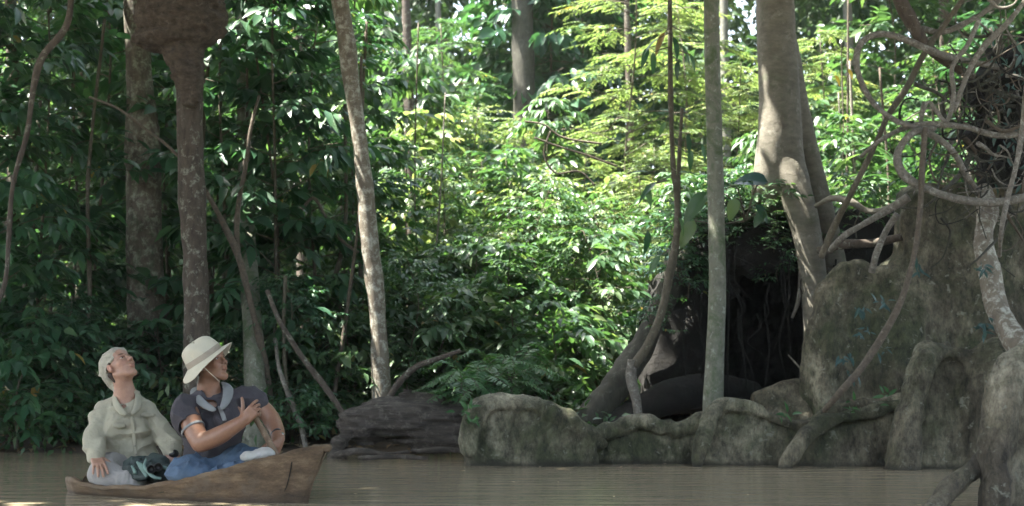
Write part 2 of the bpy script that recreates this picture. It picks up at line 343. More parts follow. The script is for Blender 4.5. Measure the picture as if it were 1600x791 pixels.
# ---------------------------------------------------------------- leaves
def unit(v): return v/(np.linalg.norm(v, axis=-1, keepdims=True)+1e-9)
def leaves(pos, d, nrm, L, W, rnd, hi=True, droop=.25, fold=.16):
    """many leaves as one set of faces; d = pointing direction, nrm = up side"""
    d = unit(d); s = unit(np.cross(nrm, d)); u = np.cross(d, s); L = np.broadcast_to(L, len(pos)); W = np.broadcast_to(W, len(pos))
    if hi: T = np.array([[0, 0, 0], [.28, .42, fold], [.3, 0, 0], [.28, -.42, fold], [.62, .4, fold], [.64, 0, 0], [.62, -.4, fold], [1, 0, 0]])
    else: T = np.array([[0, 0, 0], [.42, .5, fold], [.45, 0, 0], [.42, -.5, fold], [1, 0, 0]])
    zz = T[:, 2][None]*W[:, None]-droop*(T[:, 0]**2)[None]*L[:, None]
    V = pos[:, None]+d[:, None]*(T[:, 0][None]*L[:, None])[..., None]+s[:, None]*(T[:, 1][None]*W[:, None])[..., None]+u[:, None]*zz[..., None]
    if hi: t3 = np.array([[0, 2, 1], [0, 3, 2], [4, 5, 7], [5, 6, 7]]); t4 = np.array([[1, 2, 5, 4], [2, 3, 6, 5]])
    else: t3 = np.array([[0, 2, 1], [0, 3, 2], [1, 2, 4], [2, 3, 4]]); t4 = None
    off = (np.arange(len(pos))*len(T))[:, None, None]; Fs = [(t3[None]+off).reshape(-1, 3)]
    if t4 is not None: Fs.append((t4[None]+off).reshape(-1, 4))
    return V.reshape(-1, 3), Fs, np.repeat(rnd, len(T))
def twig_leaves(base, td, tl, k, leafL, ratio=.38, spread=.9, droop=.5, flat=False, hi=True, jit=.35, rng=RNG):
    """k leaves set alternately along each twig"""
    n = len(base); td = unit(td); t = (np.arange(k)+.6)/k
    up = np.array([0, 0, 1.]); side = unit(np.cross(td, up)+1e-3)
    pos = base[:, None]+td[:, None]*(t[None]*np.asarray(tl)[:, None])[..., None]; pos[..., 2] -= (t**2)[None]*np.asarray(tl)[:, None]*.25
    sg = np.where(np.arange(k) % 2, 1, -1)[None, :, None]; ang = spread*(1-.55*t)[None, :, None]
    d = td[:, None]*np.cos(ang)+side[:, None]*sg*np.sin(ang); d = d+rng.normal(0, jit, d.shape)*.5; d[..., 2] -= droop*(.5+.5*rng.random(d.shape[:2]))
    nr = np.broadcast_to(up, d.shape)+rng.normal(0, .12 if flat else jit, d.shape)
    L = leafL*(.65+.5*rng.random(d.shape[:2])); rnd = np.clip(np.repeat(rng.random(n)[:, None], k, 1)*.6+.4*rng.random((n, k)), 0, 1)
    f = lambda a: a.reshape(-1, a.shape[-1]) if a.ndim == 3 else a.ravel()
    return leaves(f(pos), f(d), f(nr), f(L), f(L)*ratio, f(rnd), hi)
def cat(parts):
    V, Fs = join([(p[0], p[1]) for p in parts]); return V, Fs, np.concatenate([p[2] for p in parts])
ARCH = {}
def arch(name, h, r, nb, ntw, k, leafL, ratio=.38, prof=None, z0=.08, flat=False, hi=True, droop=.5, stem_r=.022, twl=.32, up=.25, seed=1, base_r=0):
    rng = np.random.default_rng(seed); prof = prof or (lambda t: math.sin(math.pi*min(1, .15+.85*t))**.5)
    sp = np.array([[.12*math.sin(seed+i*1.7)*i/4, .12*math.cos(seed*2+i*1.3)*i/4, h*i/4] for i in range(5)]); sc = catmull(sp, 6)
    wood = [tube(sp, [stem_r, stem_r*.35], 6, 4)]; B, D, L = [], [], []
    for i in range(nb):
        t = z0+(1-z0)*(i+rng.random())/nb; c = np.array([np.interp(t*h, sc[:, 2], sc[:, q]) for q in range(3)]); az = i*2.4+rng.normal(0, .4); ln = r*prof(t)*(.6+.5*rng.random())
        dr = np.array([math.cos(az), math.sin(az), up+rng.normal(0, .15)]); e = c+dr*ln; e[2] -= .12*ln; mid = c+dr*ln*.5+np.array([0, 0, .05*ln])
        wood.append(tube([c, mid, e], [stem_r*.38, stem_r*.15], 3, 2)); bc = catmull([c, mid, e], 5)
        for j in range(ntw):
            q = .2+.8*(j+rng.random())/ntw; b = bc[min(len(bc)-1, int(q*(len(bc)-1)))]; B.append(b+rng.normal(0, .03, 3))
            s = 1 if j % 2 else -1; a2 = az+s*(.35+.5*rng.random()); D.append([math.cos(a2), math.sin(a2), (.02 if flat else .15)+rng.normal(0, .06 if flat else .25)]); L.append(twl*(.6+.6*rng.random()))
    V, Fs, A = twig_leaves(np.array(B), np.array(D), np.array(L), k, leafL, ratio, .95, droop, flat, hi, .12 if flat else .35, rng)
    fm = mesh(name+'_foliage', V, Fs, {'rnd': A}); fm.materials.append(MT['leaf_mid']); wv, wf = join(wood); sm = mesh(name+'_stem', wv, wf); sm.materials.append(MT['stem']); ARCH[name] = (fm, sm)
arch('tall_a', 5.2, 1.05, 46, 6, 7, .205, .45, seed=3, droop=.42); arch('tall_b', 4.4, .95, 42, 6, 8, .165, .4, seed=5); arch('tall_c', 5.6, 1.1, 42, 6, 6, .26, .40, seed=8, droop=.8)
arch('shrub_a', 1.7, .85, 26, 5, 7, .15, .46, seed=11, stem_r=.014); arch('shrub_b', 1.3, .75, 22, 5, 7, .19, .42, seed=12, stem_r=.014); arch('shrub_c', .8, .6, 16, 4, 7, .12, .4, seed=14, stem_r=.01)
arch('spray_a', 5.4, 1.5, 52, 13, 12, .085, .42, seed=21, flat=True, droop=.12, twl=.36, up=.12); arch('spray_b', 4.2, 1.25, 44, 13, 11, .09, .42, seed=23, flat=True, droop=.15, twl=.34, up=.15)
arch('broad_a', 5.0, 1.0, 40, 5, 5, .23, .62, seed=41, droop=.6); arch('broad_b', 3.4, .9, 34, 5, 6, .19, .58, seed=43, droop=.35); arch('fine_a', 4.6, 1.0, 50, 9, 11, .095, .45, seed=45, droop=.3, twl=.4); arch('fine_b', 2.2, .8, 34, 8, 10, .08, .5, seed=47, twl=.3, stem_r=.014)
arch('crown', 4.5, 3.2, 60, 9, 9, .3, .45, seed=31, z0=.0, hi=False, stem_r=.1, twl=.7, up=.1)
def fern_arch():
    rng = np.random.default_rng(9); parts, wood = [], []
    for i in range(34):
        az = i*2.4; ln = .35+.45*rng.random(); el = .15+.75*rng.random(); c = np.array([rng.normal(0, .07), rng.normal(0, .07), .06+.25*rng.random()])
        pts = [c, c+np.array([math.cos(az)*ln*.5, math.sin(az)*ln*.5, el*ln*.75]), c+np.array([math.cos(az)*ln, math.sin(az)*ln, el*ln*.7-.08])]; wood.append(tube(pts, [.005, .002], 3, 3))
        q = catmull(pts, 10)[5:]; T = unit(np.gradient(q, axis=0)); S = unit(np.cross(T, [0, 0, 1.])); t = np.linspace(0, 1, len(q)); L = .13*np.sin(np.pi*(.15+.8*t))**.7
        for s in (-1, 1): parts.append(leaves(q, S*s+T*.45+rng.normal(0, .08, q.shape), np.cross(S, T)+rng.normal(0, .12, q.shape), L, L*.3, np.full(len(q), rng.random()), False, .2))
    V, Fs, A = cat(parts); fm = mesh('fern_foliage', V, Fs, {'rnd': A}); fm.materials.append(MT['leaf_fern']); wv, wf = join(wood); sm = mesh('fern_stem', wv, wf); sm.materials.append(MT['stem']); ARCH['fern'] = (fm, sm)
fern_arch()
def strap_arch():
    rng = np.random.default_rng(19); V, Fq, A, off = [], [], [], 0
    for i in range(26):
        az = i*2.4; ln = .55+.55*rng.random(); el = .5+1.1*rng.random(); w = .022+.012*rng.random(); n_ = 8
        t = np.linspace(0, 1, n_); X = math.cos(az)*ln*t*.8; Y_ = math.sin(az)*ln*t*.8; Z = el*ln*t-.75*ln*t**2.2; sx, sy = -math.sin(az), math.cos(az); ww = w*np.sin(np.pi*(.12+.87*t))**.7
        for s in (-1, 0, 1): V.append(np.stack([X+sx*ww*s, Y_+sy*ww*s, Z+abs(s)*ww*.4], -1))
        for s in range(2):
            a = off+s*n_+np.arange(n_-1); Fq.append(np.stack([a, a+1, a+n_+1, a+n_], -1))
        A += [rng.random()]*(3*n_); off += 3*n_
    fm = mesh('strap_foliage', np.concatenate(V), [np.concatenate(Fq)], {'rnd': np.array(A)}); fm.materials.append(MT['leaf_mid']); wv, wf = tube([[0, 0, 0], [0, 0, .12]], [.03, .02], 6, 2); sm = mesh('strap_stem', wv, wf); sm.materials.append(MT['stem']); ARCH['strap'] = (fm, sm)
strap_arch()
def plant(name, kind, px, Y, s, mat, label, cat_='shrub', group=None, z=None, sz=None, rz=None):
    x = PX(px, Y); zz = float(ground_z(x, Y))-.03 if z is None else z; t = thing(name, label, cat_, (x, Y, zz), group)
    t.rotation_euler = (0, 0, random.uniform(0, 6.28) if rz is None else rz); t.scale = (s, s, sz or s)
    for nm, me in zip(('foliage', 'stem'), ARCH[kind]):
        o = bpy.data.objects.new(nm, me); C.objects.link(o); o.parent = t
        if nm == 'foliage': o.material_slots[0].link = 'OBJECT'; o.material_slots[0].material = MT[mat]
    return t
def big_leaf(base, d, up, L, W, mat, parent, name='leaf', droop=.35, n=7):
    """one large leaf with a midrib, side veins raised a little and a wavy edge"""
    d = np.array(d, float); d /= np.linalg.norm(d); s = np.cross(up, d); s /= np.linalg.norm(s); u = np.cross(d, s); V, Fq = [], []
    for i in range(n+1):
        t = i/n; w = W*.5*math.sin(math.pi*min(1, .04+.96*t)**.8)**.8 if 0 < i < n else .002
        c = np.array(base)+d*(L*t)-u*(droop*L*t*t)
        for j in (-1, -.5, 0, .5, 1): V.append(c+s*(w*j)+u*(abs(j)*w*.28+(.012 if abs(j) == .5 and i % 2 else 0)*W*4))
    for i in range(n):
        for j in range(4): a = i*5+j; Fq.append([a, a+1, a+6, a+5])
    o = obj(name, np.array(V), [np.array(Fq)], MT[mat], parent, {'rnd': np.full(len(V), random.random())}); return o

# ---------------------------------------------------------------- gaps cut in the leaves so the sun reaches chosen spots
SUNV = np.array(SUN)
def sunlit(q):
    """where the canopy is open to the sun: the clearing in the middle distance, and flecks"""
    n1 = fbm(np.stack([q[..., 0]*.35, q[..., 1]*.35, q[..., 0]*0+3], -1), 2)
    clear = (((q[..., 0]-.9)/5.4)**2+((q[..., 1]-22.3)/8.3)**2) < 1+.6*n1
    right = (((q[..., 0]-7)/2.6)**2+((q[..., 1]-24)/6)**2) < 1+1.1*n1
    left = (((q[..., 0]+7.5)/3.4)**2+((q[..., 1]-24)/5.5)**2) < 1+1.3*n1
    return clear | right | left
FLECKS = [(-2.35, 10.1, .9, .28), (-1.75, 10.0, .75, .22), (-3.3, 9.75, 0, .35), (-2.5, 9.62, 0, .4), (-1.7, 9.55, 0, .3), (-4.0, 10.1, 0, .4), (-.95, 9.8, 0, .25), (-1.55, 15, 2.4, .5), (-1.5, 15, .6, .4), (-3.4, 10.5, .8, .2), (.3, 12.9, .9, .4), (1.9, 13.1, .7, .3), (3.1, 15, 2.2, .5), (4.6, 13, 1.2, .4), (5.2, 12.5, 2.6, .5), (-4.8, 15.5, 1.5, .5), (-3, 16, 3.0, .5), (-2, 15.5, .8, .5), (2.3, 13.9, 1.5, .3), (3.7, 14, 2.0, .35), (-.6, 15, .6, .6)]
def keep_out_of_sun(p):
    q = p-SUNV*((p[:, 2]-2)/SUNV[2])[:, None]; k = ~(sunlit(q) & (RNG.random(len(p)) < .97))
    for x, y, z, r in FLECKS:
        q = p-SUNV*((p[:, 2]-z)/SUNV[2])[:, None]; k &= ~((q[:, 0]-x)**2+(q[:, 1]-y)**2 < r*r)
    return k
def clumps(centers, radii, per, leafL, ratio=.42, hi=False, flatv=.7, hang=.5):
    n = len(centers); k = per; v = unit(RNG.normal(0, 1, (n, k, 3)))*(RNG.random((n, k, 1))**.45); v[..., 2] *= flatv
    pos = (centers[:, None]+v*np.asarray(radii)[:, None, None]).reshape(-1, 3); d = unit(v.reshape(-1, 3)+RNG.normal(0, .5, pos.shape)); d[:, 2] -= hang
    nr = RNG.normal(0, .4, pos.shape)+[0, 0, 1]; L = leafL*(.6+.7*RNG.random(len(pos))); rnd = np.clip(np.repeat(RNG.random(n), k)*.6+.4*RNG.random(len(pos)), 0, 1)
    return pos, d, nr, L, rnd
def mass(name, pdnlr, mat, ratio=.42, label=None, hi=False):
    p, d, nr, L, r = pdnlr; V, Fs, A = leaves(p, d, nr, L, L*ratio, r, hi); o = obj(name, V, Fs, MT[mat], attrs={'rnd': A}, origin=(0, 20, 0)); return tag(o, label, kind='stuff')
def sel(t, m): return tuple(a[m] for a in t)
def crown(t, top, size, mat, base):
    n_ = int(26*size)+6; v = unit(RNG.normal(0, 1, (n_, 3)))*(RNG.random((n_, 1))**.5)*[2.6*size, 2.6*size, 1.5*size]; c = np.array(top)+v+[0, 0, .3]; c[:, 2] = np.maximum(c[:, 2], .285*c[:, 1]+1.9)
    q = clumps(c, .5+.5*RNG.random(n_), 60, .34, flatv=.6, hang=.3); q = sel(q, keep_out_of_sun(q[0])); p, d, nr, L, r = q
    if len(p) < 40: return
    V, Fs, A = leaves(p, d, nr, L, L*.45, r, False); obj('crown', V, Fs, MT[mat], t, {'rnd': A})

# ---------------------------------------------------------------- trees with trunks in view
def tree(name, label, pts, rad_px, mat, group=None, crown_z=None, crown_s=1.0, n=10, seg=20, rough=.12, lump=.14, cmat='leaf_mid', crowns=1, nf=5):
    """pts: (px, py, Y); rad_px: radii in photo pixels"""
    W = [P(*p) for p in pts]; g = ground_z(W[-1][0], W[-1][1]); base = np.array([W[-1][0], W[-1][1], g-.1]); W.append(base)
    R = [M(r, p[2]) for r, p in zip(rad_px, pts)]; R.append(R[-1]*1.12)
    d = W[0]-W[1]; d /= np.linalg.norm(d); topz = crown_z or 9.0; top = W[0]+d*max(0, (topz-W[0][2])/max(d[2], .5)); W.insert(0, top); R.insert(0, R[0]*.7)
    t = thing(name, label, 'tree', base, group); V, Fc = tube(W, R, seg, n, rough, nf, lump); obj('trunk', V, Fc, MT[mat], t)
    crown(t, top+[0, 0, .3], crown_s*(1.2 if crowns > 1 else 1), cmat, base)
    return t
def cane(name, label, cat_, pts, rad_px, mat, group=None, seg=10, n=10, rough=.15, lump=.18, nf=9, parent=None, jig=0):
    W = np.array([P(*p) for p in pts]); R = [M(r, p[2]) for r, p in zip(rad_px, pts)] if len(rad_px) == len(pts) else [M(r, pts[0][2]) for r in rad_px]
    if jig: W[1:-1] += RNG.normal(0, jig, W[1:-1].shape)
    V, Fc = tube(W, np.array(R)*.9, seg, n, rough, nf, lump*1.6); o = obj(name, V, Fc, MT[mat], parent)
    if parent is None: tag(o, label, cat_, group)
    elif label: o['label'] = label
    return o

TL = 'trunks standing in the forest'
tree('forest_tree', 'thick trunk mottled with pale lichen behind the two people', [(214, 60, 16), (222, 200, 16), (224, 330, 16), (229, 450, 16), (230, 560, 16), (233, 650, 16)], [18, 25, 27, 28, 29, 31], 'bark_mottled', crown_s=1.1, crowns=2, seg=28)
nest_tree = tree('nest_tree', 'straight brown trunk below the hanging termite nest', [(296, 60, 14.4), (296, 130, 14.4), (298, 250, 14.4), (302, 350, 14.4), (306, 450, 14.4), (308, 560, 14.4), (308, 650, 14.4)], [20, 21, 19.5, 21, 21.5, 22, 24], 'bark_dark', crown_s=1.0, seg=28)
tree('forest_tree', 'greyish trunk standing just behind the man in the hat', [(380, 160, 16.9), (382, 270, 16.6), (388, 400, 15.8), (396, 540, 14.8), (400, 640, 14.5), (402, 690, 14.4)], [9, 11, 13, 16, 19, 21], 'bark_slim', crown_s=.8)
tree('forest_tree', 'slender pale patchy trunk leaning left above the dark log', [(531, 0, 15), (543, 70, 15), (549, 130, 15), (560, 200, 15), (570, 290, 15), (578, 380, 15), (589, 480, 15), (594, 560, 15), (597, 625, 15)], [12.5, 14, 12, 11.5, 12.5, 13.5, 13.5, 14, 15], 'bark_pale', crown_s=.9, seg=24)
tree('forest_tree', 'broad dark trunk far back in the shade left of the sunlit tree', [(816, 0, 27), (818, 120, 27), (820, 260, 27), (824, 420, 27)], [17, 18, 19, 22], 'root_dark', crown_z=13, crown_s=.6)
tree('forest_tree', 'hazy bluish trunk far away below the bright gap in the leaves', [(766, 0, 36), (766, 120, 36), (769, 260, 36), (772, 380, 36)], [6, 7, 8, 9], 'bark_far', crown_z=16, crown_s=.6)
tree('forest_tree', 'thin pale far trunk beside the white sky near the top', [(1131, -10, 30), (1132, 80, 30), (1134, 200, 30), (1136, 400, 30)], [7, 7, 8, 9], 'bark_far', crown_z=14, crown_s=.6)
tree('forest_tree', 'thin dark trunk at the left edge above the bank', [(16, -10, 19), (22, 200, 19), (18, 400, 19), (20, 560, 19)], [9, 10, 11, 13], 'bark_dark', crown_s=1)
tree('forest_tree', 'narrow dim trunk seen between leaves left of the mottled trunk', [(128, 250, 20), (124, 400, 20), (126, 560, 20)], [8, 9, 10], 'bark_mottled', crown_s=1)
tree('slim_tree', 'slim straight mottled grey green trunk rising before the dark hollow', [(1111, 0, 13.9), (1113, 100, 13.9), (1116, 200, 13.9), (1119, 330, 13.9), (1121, 450, 13.9), (1117, 560, 13.9), (1114, 650, 13.9)], [12, 12.5, 13, 13.5, 14, 14.5, 16.5], 'bark_slim', crown_s=.8, seg=24, rough=.06, lump=.06)
for i, (px, Y, r, lb) in enumerate([(905, 33, 7, 'dim far trunk behind the sunlit spray branches'), (690, 31, 6, 'far thin trunk left of the white sky gap'), (1330, 30, 8, 'far trunk behind the looped vines'), (1480, 27, 9, 'dark trunk behind the knot of roots'), (640, 24, 8, 'dim trunk among leaves right of the pale leaning trunk'), (470, 22, 9, 'shaded trunk between the leaning stick and the pale trunk'), (1560, 21, 13, 'wide shaded trunk behind the root mass'), (985, 26, 6, 'slim trunk inside the sunlit thicket')]):
    tree('forest_tree', lb, [(px-6, 0, Y), (px, 200, Y), (px+4, 420, Y)], [r*.8, r, r*1.1], 'bark_far' if Y > 29 else 'bark_dark', crown_z=9+Y*.15, crown_s=.55)

# termite nest: a lumpy bell round the trunk with a tapering neck
def nest():
    Y = 14.2; c = P(283, 30, Y); s = M(1, Y); f = Field(c-[.62, .62, .98], c+[.62, .62, .75], .016)
    f.ell(P(282, -28, Y), [72*s, 66*s, 95*s], k=.05); f.ell(P(283, 32, Y), [73*s, 66*s, 42*s], k=.12); f.ell(P(272, 62, Y), [64*s, 60*s, 19*s], k=.06)
    f.cone(P(286, 70, Y), P(293, 112, Y), 38*s, 24*s, k=.04); f.cone(P(293, 105, Y), P(297, 150, Y), 24*s, 20*s, k=.05)
    f.noise(.04, 3.5, 3, stretch=(1, 1, 1.6)); f.folds(.02, 7, (1, 1, 2.2)); f.noise(.022, 16, 3, stretch=(1, 1, 1.6)); V, Fc = f.mesh()
    o = obj('termite_nest', V, Fc, MT['nest']); tag(o, 'big dark brown mud termite nest wrapped round a trunk at the top', 'nest')
nest()

# the tall smooth tree whose trunk splits into stilt legs
def split_tree():
    Y = 15.0; g = lambda a, b, dy=0: P(a, b, Y+dy); s = M(1, Y); lo = np.array([PX(1135, Y), Y-.75, .1]); hi = np.array([PX(1370, Y), Y+1.6, 6.4]); f = Field(lo, hi, .022)
    f.chain([g(1209, -60), g(1212, 60), g(1215, 160), g(1212, 230), g(1203, 300, .15), g(1194, 360, .9), g(1190, 400, 1.5)], np.array([28, 28.5, 29, 27, 25, 25, 20])*s, k=.06)
    f.chain([g(1218, 150), g(1228, 230), g(1243, 300, -.1), g(1262, 370, -.15), g(1272, 450, -.15), g(1276, 540, -.15), g(1277, 640, -.15)], np.array([24, 24, 22, 20, 18, 17, 19])*s, k=.05)
    f.chain([g(1230, 60, .1), g(1240, 140, .12), g(1256, 210, .14), g(1272, 270, .16), g(1288, 330, .16), g(1304, 400, .2), g(1312, 480, .2)], np.array([14, 16, 15, 15, 15, 16, 18])*s, k=.035)
    f.noise(.03, 2.2, 2, stretch=(1, 1, .5)); f.noise(.008, 16, 2, stretch=(1, 1, .3)); V, Fc = f.mesh(); b = g(1215, 450); b[2] = .3
    t = thing('split_tree', 'tall smooth grey brown tree whose trunk splits into long legs', 'tree', b); obj('trunk', V, Fc, MT['bark_smooth'], t)
    top = g(1209, -60); V, Fc = tube([top+[0, 0, -.1], top+[0, .1, 1.5], top+[.1, .2, 4.6]], [28.3*s, 27*s, 20*s], 28, 8, .05, 4); obj('upper_trunk', V, Fc, MT['bark_smooth'], t)
    crown(t, top+[.2, .4, 4.4], 1.3, 'leaf_dark', b)
    return t
split_tree()

# ---------------------------------------------------------------- the buttressed tree and its roots
bt = thing('buttress_tree', 'huge grey tree base with rock-like buttress roots along the water at right', 'tree', (PX(1500, 13.6), 13.6, 0))
def slab(name, mat, Y, out, ridge, rr, th, h=.022, flare=.22, ylo=None, yhi=None, lump=.05, extra=None, label=None, z0=-.3):
    W = np.array([P(a, b, Y) for a, b in out]); pts2 = W[:, [0, 2]].copy(); pts2[:, 1] = np.where(np.array([b for a, b in out]) > 800, z0, pts2[:, 1])
    ztop = pts2[:, 1].max(); lo = np.array([pts2[:, 0].min()-.18, Y-th-flare*(ztop+.3)-.2, z0]); hi = np.array([pts2[:, 0].max()+.18, Y+th+flare*(ztop+.3)+.2, ztop+.25])
    f = Field(lo, hi, h)
    f.poly(pts2, lambda x, z: Y-th*.6-flare*.45*np.maximum(ztop-z, 0)**1.6*(1+.5*np.sin(x*7)), lambda x, z: Y+th+flare*np.maximum(ztop-z, 0), min(.09, th*.9), k=.04)
    for rg in ridge:
        q = np.array([P(a, b, Y+(c if c else 0)-.07) for a, b, c, _ in rg]); f.chain(q, [M(r*1.12, Y) for *_, r in rg], k=.035)
    if extra: extra(f, Y)
    f.noise(lump*.7, 2.0, 2); f.noise(lump*.35, 6, 3, stretch=(1, 1, .6)); f.folds(.02, 6, (1, 1, .35)); f.noise(.016, 14, 3, near=.15); V, Fc = f.mesh(); o = obj(name, V, Fc, MT[mat], bt)
    if label: o['label'] = label
    return o
slab('buttress_root', 'root', 12.95, [(724, 801), (724, 700), (731, 655), (748, 632), (778, 619), (812, 620), (846, 630), (880, 646), (908, 662), (928, 676), (936, 801)], [[(734, 700, -.05, 12), (742, 650, -.05, 13), (778, 628, 0, 12), (840, 636, 0, 11), (900, 664, 0, 10), (935, 690, .1, 10)]], 10, .16, label='rounded boulder-like root nearest the dark log', lump=.06)
slab('buttress_root', 'root', 13.1, [(897, 801), (900, 722), (913, 696), (930, 682), (960, 668), (1000, 656), (1030, 664), (1060, 670), (1090, 656), (1115, 650), (1125, 801)], [[(893, 735, -.12, 7), (908, 702, -.1, 8), (930, 682, -.06, 9), (965, 668, 0, 9), (1000, 658, 0, 9), (1035, 666, 0, 9), (1065, 669, 0, 9), (1100, 655, 0, 9), (1125, 648, .1, 9)], [(900, 660, .2, 9), (870, 645, .2, 9)]], 10, .07, flare=.3, label='low root wall with a wavy crest before the hollow')
slab('buttress_root', 'root', 13.0, [(1090, 801), (1094, 700), (1108, 655), (1122, 632), (1142, 627), (1168, 629), (1188, 640), (1215, 654), (1250, 660), (1275, 668), (1280, 801)], [[(1089, 735, -.2, 8), (1098, 690, -.15, 9), (1112, 650, -.08, 10), (1126, 634, 0, 9), (1145, 631, 0, 9), (1168, 634, 0, 9), (1190, 644, 0, 8), (1225, 659, 0, 8), (1270, 664, 0, 8)]], 10, .09, flare=.3, label='wedge shaped root beside the slim trunk')
slab('buttress_root', 'root', 12.9, [(1232, 801), (1240, 716), (1262, 690), (1285, 664), (1320, 650), (1360, 644), (1405, 634), (1420, 801)], [[(1226, 735, -.25, 9), (1245, 702, -.2, 9), (1268, 674, -.12, 9), (1300, 656, -.05, 9), (1345, 646, 0, 9), (1375, 640, 0, 8), (1410, 630, 0, 8)], [(1250, 668, .25, 7), (1290, 646, .25, 8), (1330, 634, .25, 8), (1370, 628, .2, 8), (1410, 622, .2, 8)]], 10, .07, flare=.35, label='long tongue root sloping down into the water')
def ex_e(f, Y):
    f.chain([P(1275, 640, Y-.05), P(1277, 560, Y-.05), P(1290, 500, Y-.05), P(1300, 455, Y-.05), P(1322, 434, Y-.05), P(1352, 424, Y-.05)], np.array([18, 16, 15, 14, 13, 12])*M(1, Y), k=.1)
    for q in ([(1405, 400), (1398, 480), (1392, 560), (1400, 640)], [(1520, 330), (1500, 420), (1510, 520), (1490, 600)], [(1450, 300), (1452, 400), (1440, 500)]):
        f.chain([P(a, b, Y-.33-.0012*(b-300)) for a, b in q], np.array([7]*len(q))*M(1, Y), k=.09, cut=True)
slab('trunk', 'root', 14.0, [(1264, 801), (1268, 600), (1280, 530), (1288, 485), (1300, 452), (1320, 432), (1345, 424), (1365, 420), (1388, 408), (1400, 395), (1403, 345), (1412, 308), (1428, 294), (1480, 288), (1560, 286), (1700, 280), (1700, 801)], [], 10, .26, h=.032, flare=.12, lump=.09, extra=ex_e)
def ex_f(f, Y):
    s = M(1, Y); f.chain([P(1478, 548, Y), P(1450, 558, Y-.1), P(1434, 590, Y-.15), P(1424, 640, Y-.2), P(1414, 690, Y-.22), P(1412, 760, Y-.22)], np.array([16, 19, 18, 19, 21, 22])*s, k=.06)
    f.chain([P(1441, 590, Y-.35), P(1444, 650, Y-.4), P(1440, 700, Y-.45), P(1440, 760, Y-.45)], np.array([4, 7, 8, 8])*s, k=.05, cut=True)
    f.chain([P(1560, 552, Y), P(1538, 580, Y-.1), P(1530, 640, Y-.15), P(1528, 760, Y-.2)], np.array([16, 18, 18, 20])*s, k=.12)
slab('buttress_root', 'root', 12.75, [(1392, 801), (1396, 690), (1412, 625), (1428, 580), (1448, 555), (1472, 545), (1496, 550), (1530, 562), (1556, 546), (1580, 543), (1660, 548), (1660, 801)], [[(1450, 555, 0, 11), (1472, 549, 0, 11), (1500, 556, 0, 11), (1530, 568, 0, 11), (1560, 551, 0, 12), (1600, 548, 0, 12)]], 10, .14, flare=.2, lump=.07, extra=ex_f, label='thick humped root with a deep vertical cleft')
def ex_g(f, Y):
    s = M(1, Y); f.chain([P(1670, 556, Y+.1), P(1620, 562, Y), P(1585, 578, Y-.03), P(1569, 625, Y-.08), P(1562, 690, Y-.12), P(1556, 760, Y-.16), P(1548, 840, Y-.2), P(1540, 930, Y-.25)], np.array([22, 22, 23, 22, 22, 23, 25, 27])*s, k=.06)
    f.chain([P(1600, 640, Y-.22), P(1596, 720, Y-.25), P(1590, 820, Y-.25)], np.array([7, 9, 9])*s, k=.06, cut=True)
slab('buttress_root', 'root_front', 9.5, [(1560, 801), (1556, 760), (1562, 690), (1570, 620), (1588, 578), (1630, 562), (1740, 560), (1740, 801)], [], 10, .1, flare=.1, lump=.05, extra=ex_g, h=.018, label='closest root standing like a column at the right edge', z0=-.4)
def fat_root(pts, r, Y, mat, label, lump=.03):
    W = np.array([P(a, b, y) for a, b, y in pts]); R = np.array([M(q, y) for q, (_, _, y) in zip(r, pts)]); f = Field(W.min(0)-R.max()-.12, W.max(0)+R.max()+.12, .016)
    f.chain(W, R, k=.04); f.noise(lump, 4, 3); f.noise(.008, 22, 2); V, Fc = f.mesh(); o = obj('buttress_root', V, Fc, MT[mat], bt); o['label'] = label
fat_root([(1580, 690, 9.55), (1545, 712, 9.5), (1512, 740, 9.4), (1482, 768, 9.3), (1458, 805, 9.2), (1440, 860, 9.1)], [14, 14, 13, 14, 17, 22], 9.4, 'root_front', 'small root sloping into the water at the bottom right')
fat_root([(1538, 300, 13.0), (1544, 330, 12.9), (1536, 375, 12.7), (1546, 420, 12.6), (1554, 465, 12.5), (1572, 510, 12.3), (1598, 545, 12.1), (1640, 600, 12.0)], [13, 14, 13, 14, 15, 16, 18, 20], 12.6, 'bark_pale', 'pale winding root running down the trunk at the right edge', .022)
# mound of earth between the hollow and the buttress
f = Field([PX(1170, 14.2), 13.6, -.1], [PX(1300, 14.2), 15, 1.1], .03); f.ell(P(1250, 665, 14.2), [.62, .35, .46], k=.05); f.noise(.06, 4, 3); V, Fc = f.mesh()
tag(obj('earth_mound', V, Fc, MT['root']), 'low mossy mound between the dark hollow and the grey buttress', 'mound')

